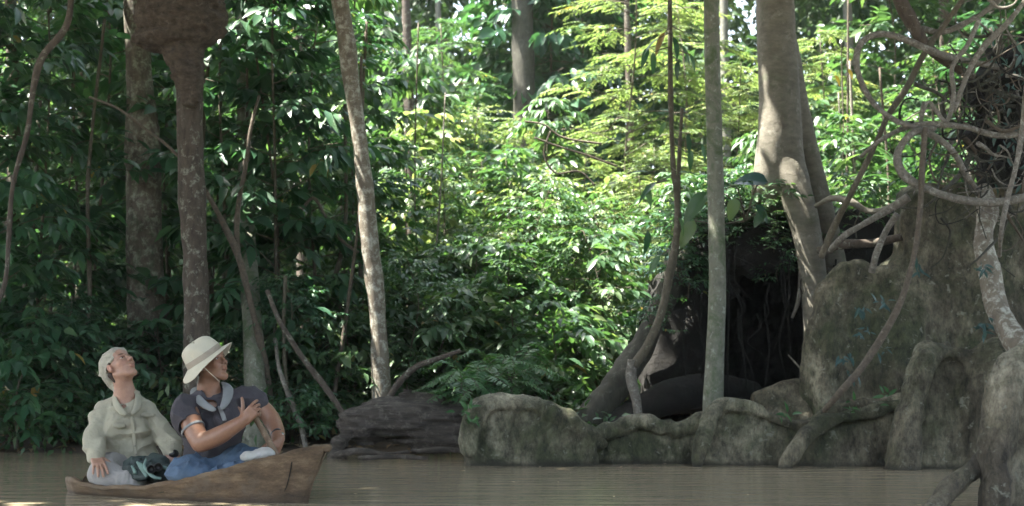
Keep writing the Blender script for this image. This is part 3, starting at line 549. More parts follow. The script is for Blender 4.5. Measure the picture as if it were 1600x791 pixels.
# ---------------------------------------------------------------- dark hollow of roots and soil
hm = thing('hollow_stump', 'black hollow mass of old roots and soil under the split tree', 'stump', (PX(1150, 16), 16, .3))
def hollow():
    Y = 16.0; q = lambda a: np.array([P(x, y, Y)[[0, 2]] for x, y in a]); f = Field([PX(985, Y), 14.9, -.1], [PX(1470, Y), 17.6, 3.1], .04)
    f.poly(q([(1002, 720), (1008, 560), (1018, 500), (1036, 450), (1062, 405), (1100, 372), (1150, 356), (1200, 350), (1300, 340), (1420, 335), (1440, 720)]), 15.35, 17.35, .12, k=.05)
    f.poly(q([(1108, 660), (1112, 560), (1118, 470), (1150, 430), (1200, 410), (1250, 420), (1272, 500), (1272, 600), (1250, 650), (1150, 690)]), 14.5, 17.0, .12, k=.15, cut=True)
    f.poly(q([(1012, 690), (1020, 650), (1110, 640), (1110, 690)]), 14.5, 16.6, .05, k=.1, cut=True)
    f.ell(P(1052, 603, 16.2), [.3, 1.6, .15], k=.08, cut=True)
    f.chain([P(1080, 405, 15.4), P(1130, 378, 15.35), P(1180, 372, 15.3), P(1230, 372, 15.4), P(1290, 370, 15.5)], np.array([.2, .25, .27, .22, .2]), k=.2)
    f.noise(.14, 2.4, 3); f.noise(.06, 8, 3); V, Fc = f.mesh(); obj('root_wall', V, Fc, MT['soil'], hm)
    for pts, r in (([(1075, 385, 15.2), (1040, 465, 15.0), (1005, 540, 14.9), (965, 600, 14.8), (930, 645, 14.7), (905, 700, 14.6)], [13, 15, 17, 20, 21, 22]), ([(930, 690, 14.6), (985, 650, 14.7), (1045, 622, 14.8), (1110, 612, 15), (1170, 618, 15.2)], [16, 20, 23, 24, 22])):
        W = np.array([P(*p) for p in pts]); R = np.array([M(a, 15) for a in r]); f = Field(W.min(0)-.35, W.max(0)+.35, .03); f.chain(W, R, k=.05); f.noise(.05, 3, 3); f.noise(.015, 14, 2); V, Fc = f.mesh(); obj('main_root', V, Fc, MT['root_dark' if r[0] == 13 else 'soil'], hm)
    rng = np.random.default_rng(4)
    for i in range(34):
        a = 1060+rng.random()*250; b = 350+rng.random()*150; l = 60+rng.random()*150; y = 15.1-rng.random()*.25
        cane('rootlet', None, None, [(a, b, y), (a+rng.normal(0, 8), b+l*.35, y-.05), (a+rng.normal(0, 12), b+l*.7, y-.05), (a+rng.normal(0, 12), b+l, y)], [1.8, .8], 'soil', parent=hm, seg=5, n=4, rough=.2)
hollow()

# ---------------------------------------------------------------- far forest and the canopy overhead: masses nobody could count
# far wall of leaves
N = 4300; Yc = 28+20*RNG.random(N)**.8; Xc = (RNG.random(N)*2-1)*(.40*Yc+4.5); Zc = .3+RNG.random(N)**1.1*(Yc*.42)
n1 = fbm(np.stack([Xc*.28, Yc*.28, Zc*.3], -1), 3); px_ = Xc/Yc*F+800; py_ = 538-(Zc-1.1)/Yc*F
gap = np.exp(-((px_-745)/55)**2-((py_-30)/75)**2)*1.15+np.exp(-((px_-1165)/30)**2-((py_-10)/90)**2)*2+np.exp(-((px_-890)/40)**2-((py_-120)/50)**2)*.8+np.exp(-((px_-620)/60)**2-((py_-50)/50)**2)*.5
keep = (n1 > -.42+.42*np.clip((150-py_)/300, 0, 1)) & (RNG.random(N) > gap)
Cn = np.stack([Xc, Yc, Zc], -1)[keep]; FARL = clumps(Cn, .55+.9*RNG.random(len(Cn)), 58, .34)
mass('distant_forest', sel(FARL, ~((FARL[0][:, 1] < 31) & (FARL[0][:, 2] > 7.5))), 'leaf_far', label='hazy green mass of leaves closing the forest far behind')
N = 1500; Yc = 50+9*RNG.random(N); Xc = (RNG.random(N)*2-1)*30; Zc = .5+23*RNG.random(N); px_ = Xc/Yc*F+800; py_ = 538-(Zc-1.1)/Yc*F
gap = np.exp(-((px_-745)/52)**2-((py_-20)/85)**2)*1.9+np.exp(-((px_-1165)/28)**2-((py_-10)/80)**2)*2+np.exp(-((px_-885)/22)**2-((py_-125)/30)**2)*.9; Cn = np.stack([Xc, Yc, Zc], -1)[RNG.random(N) > gap]
mass('farthest_forest', clumps(Cn, 1.0+1.1*RNG.random(len(Cn)), 60, .6), 'leaf_far', .5, label='farthest wall of leaves closing the view behind the forest')
# forest canopy, extended over the river to shade the foreground, opened over the clearing
N = 3900; Xc = -26+46*RNG.random(N); Yc = 1.5+40*RNG.random(N); Zc = np.maximum(7.2, .285*Yc+2.4)+RNG.random(N)*4.5; Cn = np.stack([Xc, Yc, Zc], -1)
N2 = 1000; C2 = np.stack([-12+19*RNG.random(N2), 2+12.5*RNG.random(N2), 7.3+3*RNG.random(N2)], -1); Cn = np.vstack([Cn, C2]); t = clumps(Cn, .7+.9*RNG.random(len(Cn)), 36, .50, flatv=.5, hang=.1); t = sel(t, keep_out_of_sun(t[0])); q_ = t[0]; mass('forest_shade_canopy', t, 'leaf_dark', .5, label='roof of leaves high over bank and river, thickened and opened to shape the light')  # second set of clumps added above the water to cut sun flecks
# unseen trees of the other bank, added to block low front sky light
N = 900; Xc = (RNG.random(N)*2-1)*26; Yc = -9-9*RNG.random(N)-.01*Xc**2; Zc = .3+7.5*RNG.random(N); Cn = np.stack([Xc, Yc, Zc], -1)
mass('opposite_bank_sky_block', clumps(Cn, 1.1+1.2*RNG.random(N), 34, .75), 'leaf_dark', .55, label='unseen forest on the other bank, added to block low front sky light')
# low undergrowth and litter on the bank
N = 900; Yc = 14.3+15*RNG.random(N)**1.2; Xc = (RNG.random(N)*2-1)*(.38*Yc+1.5); k = ~((Xc > 1.0) & (Yc < 17.8)); Xc, Yc = Xc[k], Yc[k]; Cn = np.stack([Xc, Yc, ground_z(Xc, Yc)+.18+.25*RNG.random(len(Xc))], -1)
mass('undergrowth', clumps(Cn, .22+.3*RNG.random(len(Cn)), 42, .12, hang=.2), 'leaf_mid', label='low seedlings and herbs covering the forest floor')
N = 5000; Yc = 14.0+7*RNG.random(N); Xc = (RNG.random(N)*2-1)*(.38*Yc); p = np.stack([Xc, Yc, ground_z(Xc, Yc)+.02], -1); p = p[p[:, 2] > .02]
n = len(p); mass('leaf_litter', (p, np.stack([RNG.normal(0, 1, n), RNG.normal(0, 1, n), RNG.normal(.05, .15, n)], -1), RNG.normal(0, .25, (n, 3))+[0, 0, 1], .1+.08*RNG.random(n), RNG.random(n)), 'leaf_dead', label='fallen leaves lying on the bank')

# ---------------------------------------------------------------- plants one can tell apart
G1, G2, G3 = 'tall leafy young trees along the left bank', 'shrubs of the sunlit thicket', 'low shrubs at the water'
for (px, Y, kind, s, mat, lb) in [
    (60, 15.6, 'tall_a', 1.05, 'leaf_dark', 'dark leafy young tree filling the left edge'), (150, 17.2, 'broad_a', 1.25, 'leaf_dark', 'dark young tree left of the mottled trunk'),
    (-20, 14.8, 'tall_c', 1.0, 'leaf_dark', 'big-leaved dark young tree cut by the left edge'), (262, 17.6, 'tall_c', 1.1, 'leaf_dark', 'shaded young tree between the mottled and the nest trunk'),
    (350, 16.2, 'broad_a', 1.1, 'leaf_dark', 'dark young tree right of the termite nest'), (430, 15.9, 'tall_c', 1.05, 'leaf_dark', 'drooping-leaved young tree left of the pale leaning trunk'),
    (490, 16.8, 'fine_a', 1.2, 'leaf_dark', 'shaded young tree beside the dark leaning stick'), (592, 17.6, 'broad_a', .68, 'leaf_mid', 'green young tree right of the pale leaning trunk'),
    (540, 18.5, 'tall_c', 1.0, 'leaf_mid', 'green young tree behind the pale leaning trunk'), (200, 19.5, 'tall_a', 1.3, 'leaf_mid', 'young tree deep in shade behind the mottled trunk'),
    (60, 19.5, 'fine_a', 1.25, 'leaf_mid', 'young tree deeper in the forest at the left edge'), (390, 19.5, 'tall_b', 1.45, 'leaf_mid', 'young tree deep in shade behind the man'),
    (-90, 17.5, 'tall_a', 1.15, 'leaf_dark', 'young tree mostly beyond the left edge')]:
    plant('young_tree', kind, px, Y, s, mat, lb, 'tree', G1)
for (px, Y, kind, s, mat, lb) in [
    (855, 28, 'tall_c', 1.7, 'leaf_dark', 'tall dark tree behind the broad dark trunk'), (795, 28.5, 'broad_a', 1.9, 'leaf_dark', 'dark tree left of the broad dark trunk'), (900, 29.5, 'tall_a', 1.8, 'leaf_dark', 'dark tree between broad trunk and sunlit sprays'),  # low leaf colour stands in for shade; the sun still reaches these trees
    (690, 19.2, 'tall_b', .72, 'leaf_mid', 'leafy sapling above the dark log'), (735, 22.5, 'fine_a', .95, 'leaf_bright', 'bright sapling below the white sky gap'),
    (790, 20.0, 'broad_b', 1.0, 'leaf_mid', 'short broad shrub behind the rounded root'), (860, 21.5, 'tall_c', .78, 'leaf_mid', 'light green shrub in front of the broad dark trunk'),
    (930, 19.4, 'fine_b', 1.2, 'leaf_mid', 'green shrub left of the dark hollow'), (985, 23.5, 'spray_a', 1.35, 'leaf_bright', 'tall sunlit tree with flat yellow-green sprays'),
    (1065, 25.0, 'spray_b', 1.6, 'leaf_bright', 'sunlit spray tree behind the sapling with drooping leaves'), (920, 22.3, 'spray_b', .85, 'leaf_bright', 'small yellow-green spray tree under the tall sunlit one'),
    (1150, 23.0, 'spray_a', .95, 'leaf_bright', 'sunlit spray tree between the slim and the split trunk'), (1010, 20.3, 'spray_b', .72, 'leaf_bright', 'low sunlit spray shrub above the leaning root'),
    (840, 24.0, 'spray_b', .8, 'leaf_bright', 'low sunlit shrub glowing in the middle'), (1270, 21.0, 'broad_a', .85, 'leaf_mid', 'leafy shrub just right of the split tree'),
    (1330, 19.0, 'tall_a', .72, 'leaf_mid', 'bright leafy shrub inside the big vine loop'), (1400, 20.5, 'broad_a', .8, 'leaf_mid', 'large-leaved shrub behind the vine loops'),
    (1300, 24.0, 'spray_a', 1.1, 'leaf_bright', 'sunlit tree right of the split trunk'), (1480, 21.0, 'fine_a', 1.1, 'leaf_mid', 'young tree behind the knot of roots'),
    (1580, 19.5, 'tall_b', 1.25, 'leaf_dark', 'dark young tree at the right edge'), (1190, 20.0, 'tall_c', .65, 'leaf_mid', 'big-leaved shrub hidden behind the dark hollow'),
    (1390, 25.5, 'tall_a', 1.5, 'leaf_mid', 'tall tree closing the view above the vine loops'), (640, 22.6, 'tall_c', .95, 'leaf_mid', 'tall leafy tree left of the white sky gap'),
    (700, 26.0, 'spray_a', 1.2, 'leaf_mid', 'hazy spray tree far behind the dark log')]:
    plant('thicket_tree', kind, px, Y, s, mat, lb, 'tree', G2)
for i, (px, Y, kind, s, lb) in enumerate([(700, 17.6, 'fine_b', .9, 'low bright bush nearest the fern in the clearing'), (775, 18.4, 'tall_b', .5, 'short bright sapling in the middle of the clearing'), (845, 19.6, 'fine_b', 1.35, 'round bright bush in the middle of the clearing'), (905, 18.4, 'fine_b', 1.0, 'small fine-leaved bright bush left of the leaning root'), (960, 20.8, 'broad_a', .62, 'bright bush below the flat yellow-green sprays'), (810, 22.8, 'fine_a', .9, 'tall bright sapling left of the sunlit spray tree'), (750, 20.6, 'fine_a', .72, 'fine-leaved bright sapling below the far bluish trunk'), (1030, 22.2, 'fine_a', .8, 'fine-leaved bright sapling behind the double stems'), (660, 20.4, 'broad_a', .8, 'bright sapling right of the pale leaning trunk')]):
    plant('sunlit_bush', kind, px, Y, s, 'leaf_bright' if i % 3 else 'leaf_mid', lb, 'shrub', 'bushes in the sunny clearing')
rr = random.Random(5)
for i, (px, Y, kind, s, mat, lb) in enumerate([
    (35, 14.5, 'shrub_b', 1.1, 'leaf_dark', 'big-leaved bush low at the left edge'), (112, 14.9, 'fine_b', .7, 'leaf_dark', 'dark bush behind the woman at the waterline'),
    (255, 15.2, 'shrub_b', .9, 'leaf_dark', 'bush between the heads of the two people'), (352, 15.0, 'fine_b', .5, 'leaf_dark', 'small bush behind the man and left of the grey post trunk'),
    (450, 15.2, 'fine_b', .75, 'leaf_dark', 'bush just right of the man'), (500, 15.5, 'shrub_c', 1.3, 'leaf_mid', 'low bush left of the dark log'), (470, 14.5, 'shrub_c', .8, 'leaf_dark', 'tiny bush at the water above the bow'),
    (545, 16.0, 'shrub_b', 1.2, 'leaf_mid', 'leafy bush behind the dark log'), (640, 15.6, 'fine_b', .85, 'leaf_mid', 'bush behind the branch over the log'), (690, 16.2, 'shrub_b', 1.2, 'leaf_mid', 'large-leaved bush between log and rounded root'),
    (800, 15.9, 'broad_b', .6, 'leaf_mid', 'bush rising right behind the rounded root'), (870, 16.0, 'shrub_b', 1.05, 'leaf_mid', 'bush left of the big leaning root'), (760, 17.5, 'shrub_b', 1.5, 'leaf_mid', 'tall bush in half shade above the fern'),
    (850, 18.2, 'fine_b', 1.25, 'leaf_mid', 'broad bush below the sunlit sprays'), (930, 17.6, 'shrub_a', 1.3, 'leaf_mid', 'bush at the foot of the sunlit thicket'), (715, 18.5, 'shrub_b', 1.5, 'leaf_mid', 'bush above the fern with pale shining leaves'),
    (180, 15.2, 'shrub_c', 1.4, 'leaf_dark', 'low bush at the foot of the mottled trunk'), (1290, 18.4, 'shrub_b', 1.3, 'leaf_bright', 'sunlit bush just right of the split trunk legs'), (1370, 18.0, 'shrub_a', 1.4, 'leaf_mid', 'bush above the crossed roots'),
    (80, 15.8, 'shrub_a', 1.3, 'leaf_dark', 'dark bush higher up the bank at the left')]):
    z = None if px < 1200 else .8; plant('shrub', kind, px, Y, s, mat, lb, 'shrub', G3, z)
for px, Y, s, sz, lb in [(740, 13.9, .95, 1.0, 'bright fern-like plant hanging over the end of the dark log'), (790, 14.6, 1.0, 1.2, 'feathery fern-like plant behind the rounded root'), (505, 14.7, .6, .7, 'small fern at the water just right of the bow')]:
    plant('fern', 'fern', px, Y, s, 'leaf_fern', lb, 'fern', z=float(.35 if px > 700 else .12), sz=sz)
for px, Y, s, z, lb in [(668, 16.5, 1.3, .8, 'strap-leaved plant shining above the branch over the log'), (990, 17.5, 1.2, 1.0, 'strap-leaved plant in front of the sunlit thicket'), (1255, 18.5, 1.3, 2.6, 'strap-leaved plant with pale curved leaves right of the split trunk'), (1440, 17.0, 1.2, 2.9, 'strap-leaved plant behind the vine loops')]:
    plant('strap_plant', 'strap', px, Y, s, 'leaf_mid', lb, 'plant', z=z)

# ---------------------------------------------------------------- lianas, canes and leaning stems
def vine(lb, pts, rad, mat='vine', Y=12.4, cat_='vine', name='liana', **k):
    cane(name, lb, cat_, [(p[0], p[1], p[2] if len(p) > 2 else Y) for p in pts], rad, mat, **k)
vine('grey vine bent into a large open hook, upper of the loops', [(1560, 105, 13), (1500, 93, 12.8), (1463, 83), (1417, 63), (1377, 53), (1347, 66), (1338, 96), (1347, 131), (1367, 164), (1397, 187), (1428, 200), (1463, 215), (1490, 238), (1510, 275, 12.6), (1530, 300, 12.8)], [6, 6, 6, 5.5, 5.5, 5.5, 5.5, 5.5, 5.5, 5.5, 5.5, 5.5, 5, 4.5, 4], seg=12)
vine('thick vine curling round under the hook to the right edge', [(1460, 200, 12.5), (1428, 207), (1410, 225), (1402, 248), (1412, 273), (1443, 293), (1483, 308), (1529, 316), (1570, 315), (1640, 300, 12.2)], [5, 6, 6.5, 7, 7, 7, 7, 7, 7, 6], Y=12.3, seg=12)
vine('wavy vine crossing level above the thick curl', [(1345, 245, 12.7), (1372, 222), (1402, 205), (1433, 196), (1473, 195), (1514, 200), (1554, 211), (1600, 208), (1640, 200)], [3.5, 4.5, 5, 5.5, 5.5, 5, 5.5, 5.5, 5.5], Y=12.5)
vine('straight thin trunk-like vine leaning right across both loops', [(1283, 402, 13.3), (1306, 349, 13.1), (1337, 288), (1367, 228), (1387, 182), (1417, 137), (1443, 86), (1475, 40), (1510, -10, 12.6), (1540, -60, 12.6)], [5.5, 6, 6, 6, 5.5, 5.5, 5.5, 5, 5, 5], 'stem', Y=12.75)
vine('reddish root hanging from the loops and slanting down to the low roots', [(1446, 200, 12.3), (1441, 263), (1438, 324), (1430, 390), (1413, 456), (1393, 501), (1352, 567), (1317, 608), (1288, 642, 12.5)], [4.5, 5, 5, 5, 5, 5.5, 5.5, 5, 4.5], 'vine_red', Y=12.25)
vine('pale thin vine dropping along the right edge', [(1606, 120, 11.8), (1598, 197), (1589, 253), (1574, 313), (1564, 364), (1562, 400, 12.2)], [4.5, 5, 5, 4.5, 4, 3.5], Y=11.9)
vine('dark stout limb entering at the top above the hook', [(1400, -40), (1407, 0), (1422, 30), (1443, 66), (1475, 95, 12.9), (1520, 120, 13.1)], [13, 12, 11, 9.5, 9, 8], 'bark_dark', Y=12.8, name='hanging_limb')
vine('vine climbing from the knot to the top edge', [(1490, 175), (1514, 111), (1540, 70), (1575, 35), (1610, -10)], [4, 4.5, 5, 5, 5], Y=12.2)
vine('vine running from the hook up to the top right', [(1440, 45, 13), (1475, 50), (1520, 30), (1550, 10), (1590, -30)], [5, 5, 5.5, 6, 6], Y=12.9)
vine('thin vine twisting down through the middle of the knot', [(1530, 30), (1512, 70), (1488, 105), (1490, 150), (1478, 190), (1452, 160), (1440, 180)], [4, 4, 4, 4, 3.5, 3, 2.5], Y=12.1)
vine('crossed root left of the buttress, upper one', [(1420, 308, 13.5), (1385, 330), (1352, 349), (1320, 368), (1296, 392, 13.9)], [7, 6.5, 6, 6.5, 7], Y=13.6)
vine('crossed root left of the buttress, steep one', [(1402, 335, 13.3), (1385, 360), (1370, 395), (1362, 425, 13.5)], [5, 5, 5.5, 6], Y=13.4)
vine('crooked root bridging from the split tree to the buttress', [(1275, 322, 14.6), (1300, 310, 14.3), (1330, 316), (1360, 330), (1400, 322, 13.8)], [5, 6, 6, 5, 5], 'bark_smooth', Y=14.1)
vine('lower root lying under the crossed roots', [(1280, 392, 14.4), (1320, 382), (1365, 380), (1410, 370, 13.9)], [8, 8, 7, 7], 'bark_dark', Y=14.1)
vine('short dry root hanging in the mouth of the dark hollow', [(1246, 370, 15), (1251, 415), (1248, 466), (1238, 497)], [4, 4.5, 4.5, 3], 'vine', Y=14.9)
vine('thin straight twig poking out of the dark hollow', [(1232, 555, 14.6), (1263, 590, 14.2)], [1.6, 1.6], Y=14.4, name='twig')
vine('long liana slanting from the upper left behind the nest tree down to the bank', [(140, 152, 14.9), (185, 170), (225, 200), (262, 228), (300, 268), (322, 300), (350, 352), (372, 400), (388, 458), (400, 508), (412, 560), (421, 618), (428, 680, 14.4)], [2, 2.3, 2.6, 3, 3.4, 4, 4.5, 5, 5.2, 5.5, 5.8, 6, 6.5], 'vine_red', Y=14.7)
vine('thin reddish stem climbing between nest tree and pale post trunk', [(405, 150, 15), (392, 200), (384, 260), (374, 310), (370, 360), (372, 400, 14.8)], [3, 3, 3.5, 4, 4, 4], 'vine_red', Y=14.9)
vine('dark crooked vine trailing down the far left side', [(112, -20), (104, 40), (66, 90), (52, 140), (42, 210), (20, 290), (14, 370), (8, 440), (-10, 500), (-20, 640)], [5, 5.5, 6, 5.5, 5, 5, 5, 5, 5, 5], 'bark_dark', Y=13.4)
vine('dark stick leaning left down to the bank beside the log', [(418, 455, 14.6), (436, 500), (470, 555), (508, 605), (548, 662, 14)], [4, 4.5, 5, 5, 6], 'bark_dark', Y=14.3, name='leaning_stick', cat_='stick')
vine('thin curved stem standing in the water just right of the man', [(430, 530, 14.8), (436, 575), (452, 620), (470, 665), (478, 700, 14.2)], [3, 3.5, 4, 4, 4], 'vine', Y=14.4, name='bare_liana', cat_='vine')
vine('second thin stem right of the man, straighter', [(446, 430, 14.9), (443, 520), (448, 610), (458, 700)], [3, 3, 3.5, 4], 'stem', Y=14.8, name='bare_liana', cat_='vine')
vine('dark curved branch rising right from the dark log', [(606, 625, 14.2), (622, 600), (648, 575), (680, 562), (720, 548)], [5, 5, 4.5, 4, 3], 'bark_dark', Y=14.3, name='bare_branch', cat_='branch')
for lb, pts, r in [('bare twig drooping across the shade left of the sunlit sprays', [(835, 215), (870, 228), (915, 242), (965, 260)], 2.2), ('pale dead twig curving below it in the shade', [(860, 205), (850, 240), (868, 270), (905, 268), (930, 290)], 2), ('tangled bare twig beside the broad dark trunk', [(820, 190), (850, 195), (880, 215), (940, 225)], 2), ('arching bare twig left of the pale leaning trunk', [(470, 330), (490, 310), (510, 340), (530, 372), (560, 395)], 3)]:
    vine(lb, pts, [r]*len(pts), 'vine_red', Y=18 if pts[0][0] > 600 else 16, name='bare_twig', cat_='twig', seg=6)
# knot of roots at the upper right
km = thing('root_tangle', 'dense dark knot of roots and twigs hanging at the upper right', 'roots', P(1570, 200, 13.2))
f = Field([PX(1470, 13.4), 12.9, 3.0-.4], [PX(1700, 13.4), 14.4, 5.2], .045)
for a, b, r in [(1600, 120, 60), (1640, 200, 70), (1620, 270, 50), (1545, 140, 34), (1530, 215, 26), (1560, 280, 30), (1680, 100, 60)]: f.ball(P(a, b, 13.7), M(r, 13.7), k=.2)
f.noise(.16, 3, 3); f.noise(.07, 9, 2); V, Fc = f.mesh(); obj('soil_clod', V, Fc, MT['soil'], km)
rk = np.random.default_rng(12)
for i in range(165):
    a, b = 1550+rk.normal(0, 52), 175+rk.normal(0, 85); y = 12.4+rk.random()*1.0; an = rk.normal(1.2, .9); l = 40+rk.random()*110; pts = [(a, b, y)]; c = rk.normal(0, .5)
    for q in range(4): an += c+rk.normal(0, .25); a += math.cos(an)*l/4; b += math.sin(an)*l/4; y += rk.normal(0, .06); pts.append((a, b, y))
    cane('root', None, None, pts, [1.2+3.8*rk.random()**2.4, 1.0], ['vine', 'root_dark', 'vine_red', 'soil', 'root_dark'][i % 5], parent=km, seg=6, n=5)
pb = [(1540+rk.random()*110, 60+rk.random()*230, 12.7+rk.random()*.6) for _ in range(150)]
p = np.array([P(*q) for q in pb]); n_ = len(p); dd = rk.normal(0, .5, (n_, 3)); dd[:, 2] -= .8; L = .05+.09*rk.random(n_); V, Fs, A = leaves(p, dd, rk.normal(0, .6, (n_, 3))+[0, -.5, .6], L, L*.35, rk.random(n_)); tag(obj('dry_leaves', V, Fs, MT['leaf_blue'], km, {'rnd': A}), kind='stuff')
# small leaves growing on the buttress wall and the root crests
for nm, mat, lb, spots in [('creeper', 'leaf_blue', 'bluish small creeper leaves on the flank of the great buttress', [(1345, 480, 13.55), (1352, 520, 13.5), (1318, 560, 13.4), (1375, 545, 13.5), (1330, 590, 13.4), (1380, 470, 13.6), (1435, 420, 13.6)]), ('creeper', 'leaf_blue', 'tuft of narrow bluish leaves beside the winding pale root', [(1536, 420, 12.5), (1530, 515, 12.5), (1540, 505, 12.4)]), ('creeper', 'leaf_fern', 'small green leaves sprouting on the low root crests', [(1385, 622, 12.7), (1225, 650, 12.9), (730, 640, 12.7), (742, 660, 12.75), (1330, 640, 12.8)])]:
    ps = []
    for a, b, y in spots:
        c = P(a, b, y-.08); k = 9; d = rk.normal(0, .6, (k, 3)); d[:, 2] += -.3 if mat == 'leaf_blue' else .3; d[:, 1] -= .6; L = .06+.07*rk.random(k); ps.append(leaves(c+rk.normal(0, .03, (k, 3)), d, rk.normal(0, .3, (k, 3))+[0, -1, .6], L, L*.3, rk.random(k)))
    V, Fs, A = cat(ps); tag(obj(nm, V, Fs, MT[mat], attrs={'rnd': A}), lb, 'creeper')

sr = random.Random(21); seen_labels = set()
MARKS = [(0, 'by the left edge'), (70, 'near the far left'), (128, 'behind the person in the bandana'), (180, 'just left of the thick mottled trunk'), (262, 'between the mottled trunk and the nest tree'), (340, 'just right of the nest tree'), (395, 'above the man in the hat'), (450, 'right of the man above the bow'), (510, 'left of the pale leaning trunk'), (600, 'right of the pale leaning trunk'), (650, 'above the dark log'), (1260, 'just right of the split tree'), (1340, 'inside the vine hook'), (1430, 'behind the vine loops'), (1540, 'behind the knot of roots')]
def stem_label(px, pts, r):
    a = pts[1][0]; w = min(MARKS, key=lambda m_: abs(m_[0]-a))[1]; ln = 'leaning left' if pts[0][0] < px-22 else 'leaning right' if pts[0][0] > px+22 else 'nearly upright'
    return f"{'very thin' if r < 2.4 else 'thin' if r < 3.3 else 'stouter'} bare stem {ln}, {w}"
for i in range(30):
    px = sr.uniform(-10, 660) if i < 20 else sr.uniform(1240, 1560); Y = sr.uniform(15.2, 19) if i < 20 else sr.uniform(17, 21); a = sr.uniform(-60, 60); top = sr.uniform(-40, 260); pts = [(px+a+sr.uniform(-8, 8), top, Y), (px+a*.7+sr.uniform(-14, 14), top*.6+260, Y), (px+a*.25+sr.uniform(-14, 14), 480, Y), (px, 640, Y-.1)]
    r = sr.uniform(1.6, 4.2); lbl = stem_label(px, pts, r)
    if lbl in seen_labels: continue
    seen_labels.add(lbl); cane('thin_sapling_stem', stem_label(px, pts, r), 'stem', pts, [r*.7, r*.85, r, r*1.2], sr.choice(['stem', 'bark_dark', 'vine', 'vine_red']), group='thin stems among the leaves', seg=7)

# the double-stemmed sapling with large drooping leaves
sp = thing('sapling', 'double-stemmed sapling with big drooping dark leaves before the thicket', 'tree', P(992, 655, 14.3))
cane('stem', None, None, [(1046, -60, 14.6), (1047, 60, 14.6), (1048, 160, 14.6), (1052, 260, 14.6), (1058, 310, 14.6), (1057, 370, 14.5), (1046, 430, 14.4), (1033, 490, 14.3), (1012, 540, 14.3), (990, 572, 14.3)], [3.5, 4, 4.5, 5, 6, 6.5, 7, 7.5, 8, 8], 'stem', parent=sp)
cane('stem', None, None, [(1066, 170, 14.7), (1062, 230, 14.65), (1060, 290, 14.6), (1058, 330, 14.6)], [3, 4, 4.5, 5], 'stem', parent=sp)
cane('stem', None, None, [(988, 562, 14.3), (986, 590, 14.3), (993, 620, 14.25), (998, 655, 14.2)], [8, 8.5, 8, 7.5], 'vine', parent=sp)
rl = random.Random(3)
for a, b, dx, dz, L in [(1040, 50, -.5, -.75, 40), (1030, 60, -.9, -.55, 36), (1012, 75, -.3, -.9, 34), (1052, 58, .3, -.9, 38), (1063, 70, .6, -.7, 36), (1068, 50, .9, -.3, 34), (1020, 82, .1, -1, 34), (1046, 10, -.8, .1, 32), (1050, 5, .8, -.2, 36), (1060, 95, -.2, -.9, 30), (1078, 85, .4, -.8, 28), (1012, 360, 0, -1, 40), (1026, 285, -.7, -.5, 44), (1060, 270, .9, .1, 44), (1010, 290, .2, -.95, 34), (1074, 210, .2, -1, 30), (1080, 235, -.1, -1, 32), (1095, 225, .4, -.9, 30), (1032, 400, -.6, -.7, 36), (1060, 340, .5, -.8, 32), (1040, 190, -.4, -.8, 26), (1015, 270, -.8, .2, 32)]:
    y = 14.55-rl.random()*.35; c = P(a, b, y); big_leaf(c, (dx, rl.uniform(-.35, .2), dz), (rl.uniform(-.3, .3), -.6, .8) if abs(dx) < .8 else (0, -.3, 1), M(L, y), M(L*.3, y), 'leaf_dark', sp)
    o = cane('petiole', None, None, [(1048+(a-1048)*.15, b-8, 14.58), (a, b, y)], [1.2, .9], 'stem', parent=sp, seg=4, n=2)
# large heart-shaped leaf plants at the foot of the split tree
bp = thing('large_leaved_plant', 'plant with one huge pale green leaf between the slim and the split trunk', 'plant', P(1160, 345, 14.6))
for a, b, dx, dz, L, W, mt in [(1200, 285, -1, .22, 52, 34, 'leaf_blue'), (1105, 300, -.7, -.75, 62, 26, 'leaf_mid'), (1085, 345, -.5, -.8, 48, 22, 'leaf_mid'), (1150, 310, -.3, -.9, 36, 20, 'leaf_dark'), (1180, 320, .6, -.6, 34, 18, 'leaf_dark'), (1195, 330, -.6, -.7, 30, 16, 'leaf_mid'), (1140, 290, -.9, .1, 36, 18, 'leaf_mid')]:
    c = P(a, b, 14.4); big_leaf(c, (dx, -.1, dz), (.1, -.7, .7), M(L, 14.4), M(W, 14.4), mt, bp); cane('petiole', None, None, [(1165, 345, 14.6), ((a+1165)/2, b+5, 14.5), (a, b, 14.4)], [1.8, 1.3, 1], 'stem', parent=bp, seg=5, n=3)
